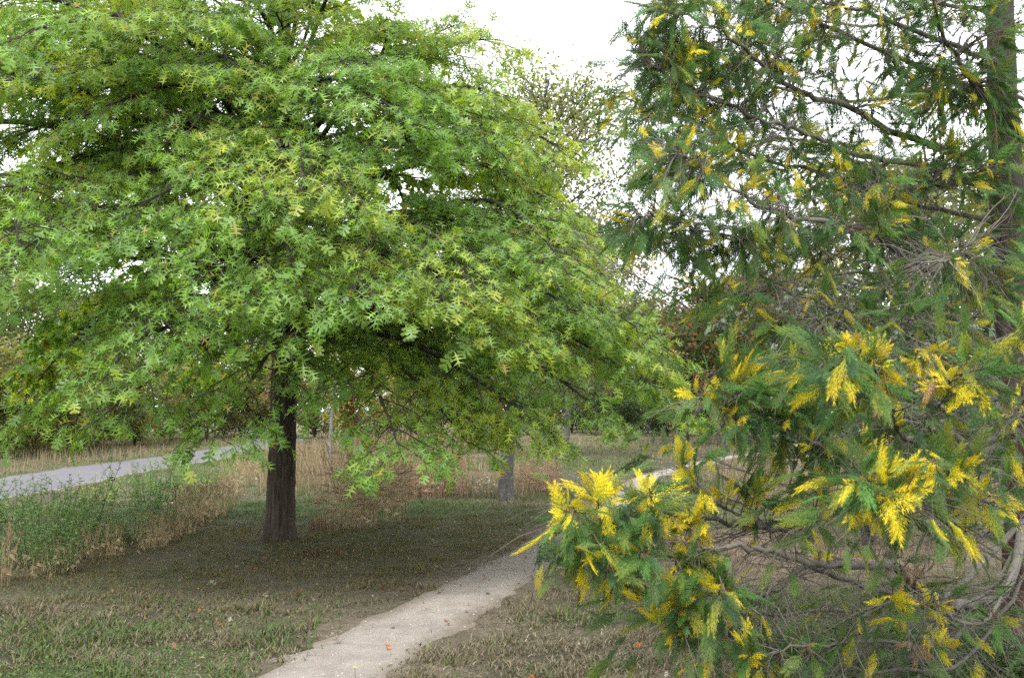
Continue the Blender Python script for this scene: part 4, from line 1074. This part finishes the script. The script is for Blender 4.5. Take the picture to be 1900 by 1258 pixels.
def weed_kind(name, seed, **kw):
    a, b, c = weed_mesh(seed, **kw)
    return Kind(name, [('stems', a, M_WEED), ('leaves', b, M_WEED), ('flowers', c, M_WEED)])
K_W = [weed_kind('leafy_weed', 101), weed_kind('leafy_weed', 102, n=26, h=0.65, cols=((0.15, 0.24, 0.065), (0.19, 0.26, 0.08)), flower=(0.55, 0.42, 0.05)), weed_kind('leafy_weed', 103, n=34, h=0.6, rad=0.35, cols=((0.14, 0.21, 0.10), (0.16, 0.24, 0.12), (0.11, 0.17, 0.08)), ll=0.045)]
K_T = [tuft_kind('dry_grass_tuft', 111, n=80, h=0.55, rad=0.28, colr=(0.37, 0.285, 0.18)), tuft_kind('dry_grass_tuft', 112, n=90, h=0.45, rad=0.32, colr=(0.35, 0.29, 0.18))]
K_R = tuft_kind('tall_dry_grass', 113, n=340, h=1.25, rad=0.55, colr=(0.44, 0.315, 0.23))
K_D = tuft_kind('seeding_weed', 114, n=120, h=1.4, rad=0.5, colr=(0.36, 0.275, 0.185))
K_DARK = weed_kind('dark_stemmed_weed', 115, n=5, h=0.85, rad=0.1, cols=((0.035, 0.06, 0.03), (0.05, 0.075, 0.035)), ll=0.05)
LW = ['bushy bright green leafy weed in the bank along the road', 'yellow-topped leafy weed among the green weeds of the bank', 'grey-green small-leaved weed in the bank along the road']
for k, (px, py, s) in enumerate([(60, 1045, .9), (130, 1028, .95), (190, 1010, 1), (245, 995, 1), (290, 980, 1), (335, 962, .9), (150, 985, 1.05), (215, 962, 1.1), (275, 945, 1.1), (325, 930, 1), (90, 1000, 1), (30, 1015, 1.05), (370, 925, .8), (250, 920, 1), (310, 908, .95), (180, 935, 1), (400, 905, .7), (-40, 1030, 1), (-60, 985, 1.1), (350, 890, .9), (20, 965, .9), (425, 888, .7), (105, 1060, .7), (-30, 1080, .8)]):
    p = ground_at(px, py)
    q = [0, 2, 0, 1, 0, 2][k % 6]
    K_W[q].place(p[0], p[1], (s * rs.uniform(0.85, 1.15), s * rs.uniform(0.85, 1.15), s * rs.uniform(0.6, 1.2)), k * 1.7, LW[q], 'weed', ['bright green weeds of the bank', 'yellow-topped weeds of the bank', 'grey-green weeds of the bank'][q])
LT = 'straw coloured dry grass tuft among the green weeds of the bank'
for k, (px, py, s) in enumerate([(355, 965, 1), (395, 945, 1.1), (420, 925, 1.15), (375, 955, 1.2), (300, 1000, .8), (90, 1062, .8), (190, 1030, .8), (440, 905, 1), (465, 885, 1), (455, 870, 1), (-40, 1090, .9), (280, 1015, .6), (480, 868, 1), (575, 868, .9), (600, 855, 1), (330, 985, .8), (-90, 1050, 1.1)]):
    p = ground_at(px, py)
    K_T[k % 2].place(p[0], p[1], (s, s, s * rs.uniform(0.9, 1.3)), k * 2.1, LT, 'grass', 'dry grass tufts of the bank')
for px, py, s in [(150, 1010, 1.25), (275, 955, 1.05), (330, 985, 0.9)]:
    p = ground_at(px, py)
    K_DARK.place(p[0], p[1], s, px, 'dark stemmed weed rising above the green weed bank', 'weed', 'dark weeds of the bank')
for px, py, s in [(775, 918, 1.0), (815, 912, 1.05), (745, 915, 0.95), (1000, 905, 0.75)]:
    p = ground_at(px, py)
    K_R.place(p[0], p[1], s, px, 'dense stand of tall reddish dry grass behind the oak', 'grass', 'tall reddish dry grass behind the oak')
for px, py, s in [(640, 985, 0.85), (690, 968, 1.0), (670, 940, 1.05), (715, 945, 0.9)]:
    p = ground_at(px, py)
    K_D.place(p[0], p[1], s, px, 'brown seeding weed clump right of the oak trunk', 'weed', 'seeding weeds beside the oak trunk')
for px, py in [(680, 945), (655, 960)]:
    p = ground_at(px, py)
    K_W[1].place(p[0], p[1], (0.8, 0.8, 1.35), px, 'tall green yellow-flowered weed among the brown seeding weeds', 'weed', 'yellow-flowered weeds beside the oak')
K_DOCK = tuft_kind('dock_stalk', 116, n=16, h=1.0, rad=0.18, colr=(0.13, 0.065, 0.045))
for px, py, s in [(1405, 905, 0.95), (1420, 900, 0.8)]:
    p = ground_at(px, py); K_DOCK.place(p[0], p[1], s, px, 'dark brown dock stalk with seeds right of the path', 'weed', 'dock stalks right of the path')
p = ground_at(605, 985)
K_H = tuft_kind('fallen_stalk_heap', 117, n=60, h=0.22, rad=0.24, colr=(0.15, 0.085, 0.06), heads=False)
K_H.place(p[0], p[1], 1.0, 0, 'heap of dark brown dead stalks at the foot of the seeding weeds', 'debris', None)
# low green herbs and small yellow flowers under the conifer
K_HERB = weed_kind('low_herb', 118, n=16, h=0.30, rad=0.3, cols=((0.07, 0.13, 0.04), (0.055, 0.10, 0.04)), ll=0.06)
for k, (px, py) in enumerate([(1720, 1240), (1790, 1225), (1850, 1250), (1890, 1200), (1650, 1255), (1830, 1180), (1900, 1150), (1760, 1190), (1550, 1250), (1480, 1262)]):
    p = ground_at(px, py); K_HERB.place(p[0], p[1], 1.0 + 0.15 * (k % 3), k * 1.3, 'low green herb clump in the grass below the conifer', 'herb', 'herb clumps below the conifer')
def flower_kind():
    st = MB(); tube(st, [(0, 0, 0), (0.01, 0, 0.15), (0.0, 0.01, 0.30)], [0.002, 0.002, 0.0016], 4, np.array([0.09, 0.13, 0.05]))
    pt = MB()
    for k in range(14):
        a = k * 6.283 / 14; d = np.array([math.cos(a), math.sin(a), 0.25]); w = np.array([-math.sin(a), math.cos(a), 0]) * 0.005
        b = np.array([0, 0.01, 0.30])
        pt.add(np.array([b, b + d * 0.012 - w, b + d * 0.02, b + d * 0.012 + w]), np.array([(0, 1, 2, 3)]), np.array([0.75, 0.52, 0.02]))
    return Kind('yellow_flower', [('stem', st, M_WEED), ('petals', pt, M_WEED)])
K_F = flower_kind()
for k, (px, py) in enumerate([(1850, 1200), (1780, 1200), (1770, 1280), (1602, 1270), (1893, 1130), (1775, 1140), (1790, 1075), (1041, 1110), (660, 1290), (1690, 1290)]):
    p = ground_at(px, py); K_F.place(p[0], p[1], 0.7 + 0.3 * (k % 2), k, 'small yellow daisy-like flower on a thin stem in the turf', 'flower', 'yellow flowers in the turf')

# ------------------------------------------------------------------ rough meadow grass beyond (one mass)
def meadow():
    m = MB()
    n0 = 70000
    y = 15.5 * (72 / 15.5) ** rs.rand(n0)
    x = rs.uniform(-0.60, 0.58, n0) * y
    pd_ = path_dist(x, y); rd_ = road_dist(x, y)
    nz = fnoise(x, y, 3.5, 91)
    left = (x < -0.075 * y - 0.2) & (x > -0.245 * y) & (x > -9.0) & (y > 17.5) & (np.hypot((x + 2.6) / 2.4, (y - 17.0) / 2.2) > 1.25)
    mid = (x > -2.6) & (x < 0.6) & (y > 19.2) & (y < 30)
    right = (x > 4.3) & (y > 15.5) & (y < 34) & (pd_ > 0.8)
    verge = (x < -12.2) & (y > 19)
    far = (y > 38)
    p = np.where(left, 0.9, 0) + np.where(mid, 0.5, 0) + np.where(right, 0.75, 0) + np.where(verge, 0.35, 0) + np.where(far, 0.5, 0)
    keep = (rs.rand(n0) < p * np.clip((nz - 0.2) * 2.2, 0, 1)) & (pd_ > 0.35) & (rd_ > 0.25)
    x, y, nz = x[keep], y[keep], nz[keep]
    left, right = left[keep], right[keep]
    n = len(x)
    h = rs.uniform(0.25, 0.6, n) * np.where(left, 1.25, 0.8) * np.where(y > 38, 0.6, 1)
    a = rs.uniform(0, 6.28, n); w = (0.002 + 0.00022 * y)[:, None] * np.stack([np.cos(a), np.sin(a), 0 * a], 1)
    L = np.stack([rs.normal(size=n) * 0.16 * h, rs.normal(size=n) * 0.16 * h, h], 1)
    P = np.stack([x, y, gz(x, y) - 0.01], 1)
    pal = np.array([[0.30, 0.215, 0.15], [0.27, 0.205, 0.13], [0.34, 0.25, 0.18], [0.15, 0.155, 0.07], [0.22, 0.18, 0.10]])
    C = pal[rs.randint(0, 5, n)] * rs.uniform(0.75, 1.25, (n, 1))
    V = np.stack([P - w, P + w, P + L * 0.6 + w * 0.8, P + L * 0.6 - w * 0.8, P + L], 1)
    k = np.arange(n)[:, None] * 5
    m.add(V.reshape(-1, 3), (k + np.array([[0, 1, 2, 0, 2, 3, 3, 2, 4]])).reshape(-1, 3), np.repeat(C, 5, 0))
    o = m.build('meadow_grass', M_GRASS, kind='stuff')
    tag(o, 'rough dry meadow grass beyond the mown turf')
meadow()

# ------------------------------------------------------------------ pale stones and fallen leaves
def stone_mesh(seed):
    r_ = np.random.RandomState(seed)
    V = []; F = []
    k = 7
    for i, (z, q) in enumerate([(-0.3, 0.75), (0.1, 1.0), (0.45, 0.6)]):
        for j in range(k):
            a = j * 6.283 / k; q2 = q * r_.uniform(0.8, 1.15); V.append((math.cos(a) * q2, math.sin(a) * q2 * 0.75, z * 0.7 + r_.normal() * 0.05))
    V.append((0.05, 0, 0.40))
    for i in range(2):
        for j in range(k): F += [(i * k + j, i * k + (j + 1) % k, (i + 1) * k + (j + 1) % k), (i * k + j, (i + 1) * k + (j + 1) % k, (i + 1) * k + j)]
    for j in range(k): F.append((2 * k + j, 2 * k + (j + 1) % k, 3 * k))
    return np.array(V), np.array(F)
ST = [stone_mesh(k) for k in range(4)]
m = MB()
cent = [(880, 897, 60, 10, 110), (920, 893, 40, 6, 50), (570, 862, 25, 5, 40), (1010, 892, 50, 10, 30), (300, 930, 60, 6, 20), (600, 845, 60, 6, 20)]
for cx, cy, sx, sy, nn in cent:
    for k in range(nn):
        p = ground_at(cx + rs.normal() * sx * 0.6, cy + rs.normal() * sy * 0.6)
        if road_dist(p[0:1], p[1:2])[0] < 0.1: continue
        tv, tf = ST[k % 4]
        s = rs.uniform(0.012, 0.04)
        a = rs.uniform(0, 6.28)
        m.inst(tv, tf, np.array([[p[0], p[1], float(gz(p[0], p[1])) + 0.2 * s]]), np.array([[[math.cos(a), -math.sin(a), 0], [math.sin(a), math.cos(a), 0], [0, 0, 1]]]), np.array([s]), np.array([[0.50, 0.47, 0.43]]) * rs.uniform(0.7, 1.15))
Pp = PATH[rs.randint(0, 150, 700)]
for q in Pp:
    x = q[0] + rs.normal() * 0.28; y = q[1] + rs.normal() * 0.28
    s = rs.uniform(0.003, 0.010); tv, tf = ST[rs.randint(4)]
    m.inst(tv, tf, np.array([[x, y, float(gz(x, y)) + 0.014 + 0.15 * s]]), np.eye(3)[None], np.array([s]), np.array([[0.45, 0.40, 0.34]]) * rs.uniform(0.6, 1.2))
tag(m.build('gravel', M_STONE, kind='stuff'), 'pale pebbles scattered on the path and the turf')
curl = OAK_D[0].copy(); curl[:, 2] += 0.9 * np.abs(curl[:, 1]) + 0.12 * np.sin(curl[:, 0] * 5)
m = MB()
nl_ = 1500
a_ = rs.uniform(0, 6.28, nl_); q_ = np.abs(rs.normal(size=nl_)) * 2.6
x = OAK[0] + np.cos(a_) * q_ + 0.6; y = OAK[1] + np.sin(a_) * q_ - 1.0
ok_ = (np.hypot(x - OAK[0], y - OAK[1]) > 0.25) & (y > 4)
x, y = x[ok_], y[ok_]; nl_ = len(x)
lc = np.array([[0.20, 0.14, 0.085], [0.28, 0.22, 0.15], [0.12, 0.08, 0.05], [0.24, 0.20, 0.15]])
m.inst(DIAM[0] * [1, 1, 2.5], DIAM[1], np.stack([x, y, gz(x, y) + rs.uniform(0.015, 0.035, nl_)], 1), frames(np.stack([rs.normal(size=nl_), rs.normal(size=nl_), rs.normal(size=nl_) * 0.2], 1), np.array([0, 0, 1.0]) + rs.normal(size=(nl_, 3)) * 0.35), rs.uniform(0.015, 0.05, nl_), lc[rs.randint(0, 4, nl_)] * rs.uniform(0.7, 1.3, (nl_, 1)))
tag(m.build('leaf_litter', M_DRY, kind='stuff'), 'thin litter of dry leaf scraps on the turf round the oak')
KL = {}
for nm, c in (('pale', (0.36, 0.33, 0.27)), ('orange', (0.34, 0.12, 0.03)), ('brown', (0.24, 0.13, 0.08))):
    mm = MB(); mm.inst(curl, OAK_D[1], np.zeros((1, 3)), np.eye(3)[None], np.ones(1), np.array([c])); KL[nm] = mesh_from('fallen_leaf', mm, M_DRY)
spots = [('pale', x, y) for x, y in [(1107, 1224), (360, 1142), (1140, 1180), (750, 985), (385, 1085), (430, 1150), (1080, 1185), (840, 975), (930, 935), (890, 960), (250, 1027), (1240, 1240), (800, 1010), (700, 1020), (610, 1180), (970, 990), (1120, 1110)]] + \
        [('orange', x, y) for x, y in [(415, 1155), (376, 1132), (973, 1248), (712, 1192), (265, 1110), (1189, 1184)]] + \
        [('brown', x, y) for x, y in [(250, 1165), (820, 1150), (620, 1030), (480, 1060), (330, 1200), (700, 1090), (900, 1075), (560, 1100), (780, 1060), (1050, 1180)]]
for k, (nm, px, py) in enumerate(spots):
    p = ground_at(px, py)
    o = bpy.data.objects.new('fallen_leaf', KL[nm]); col.objects.link(o)
    s = rs.uniform(0.045, 0.075)
    up_ = np.array([rs.normal() * 0.3, rs.normal() * 0.3, -1.0 if k % 2 else 1.0]); a = rs.uniform(0, 6.28)
    RMx = frames(np.array([[math.cos(a), math.sin(a), 0.0]]), up_[None])[0]
    zz = (curl @ RMx.T)[:, 2].min() * s
    o.matrix_world = Matrix.Translation((p[0], p[1], float(gz(p[0], p[1])) - zz + (0.018 if path_dist(p[0:1], p[1:2])[0] < 0 else 0.006))) @ Matrix(RMx.tolist()).to_4x4() @ Matrix.Scale(s, 4)
    where = 'lying on the dirt path' if path_dist(p[0:1], p[1:2])[0] < 0 else 'lying on the turf'
    tag(o, 'curled %s fallen oak leaf %s' % ({'pale': 'pale grey', 'orange': 'orange', 'brown': 'dull brown'}[nm], where), 'leaf', 'fallen %s leaves %s' % (nm, where))
print('oak leaves', n_oak, 'fronds', n_ced, 'tris', sum(len(o.data.polygons) for o in bpy.data.objects if o.type == 'MESH'))
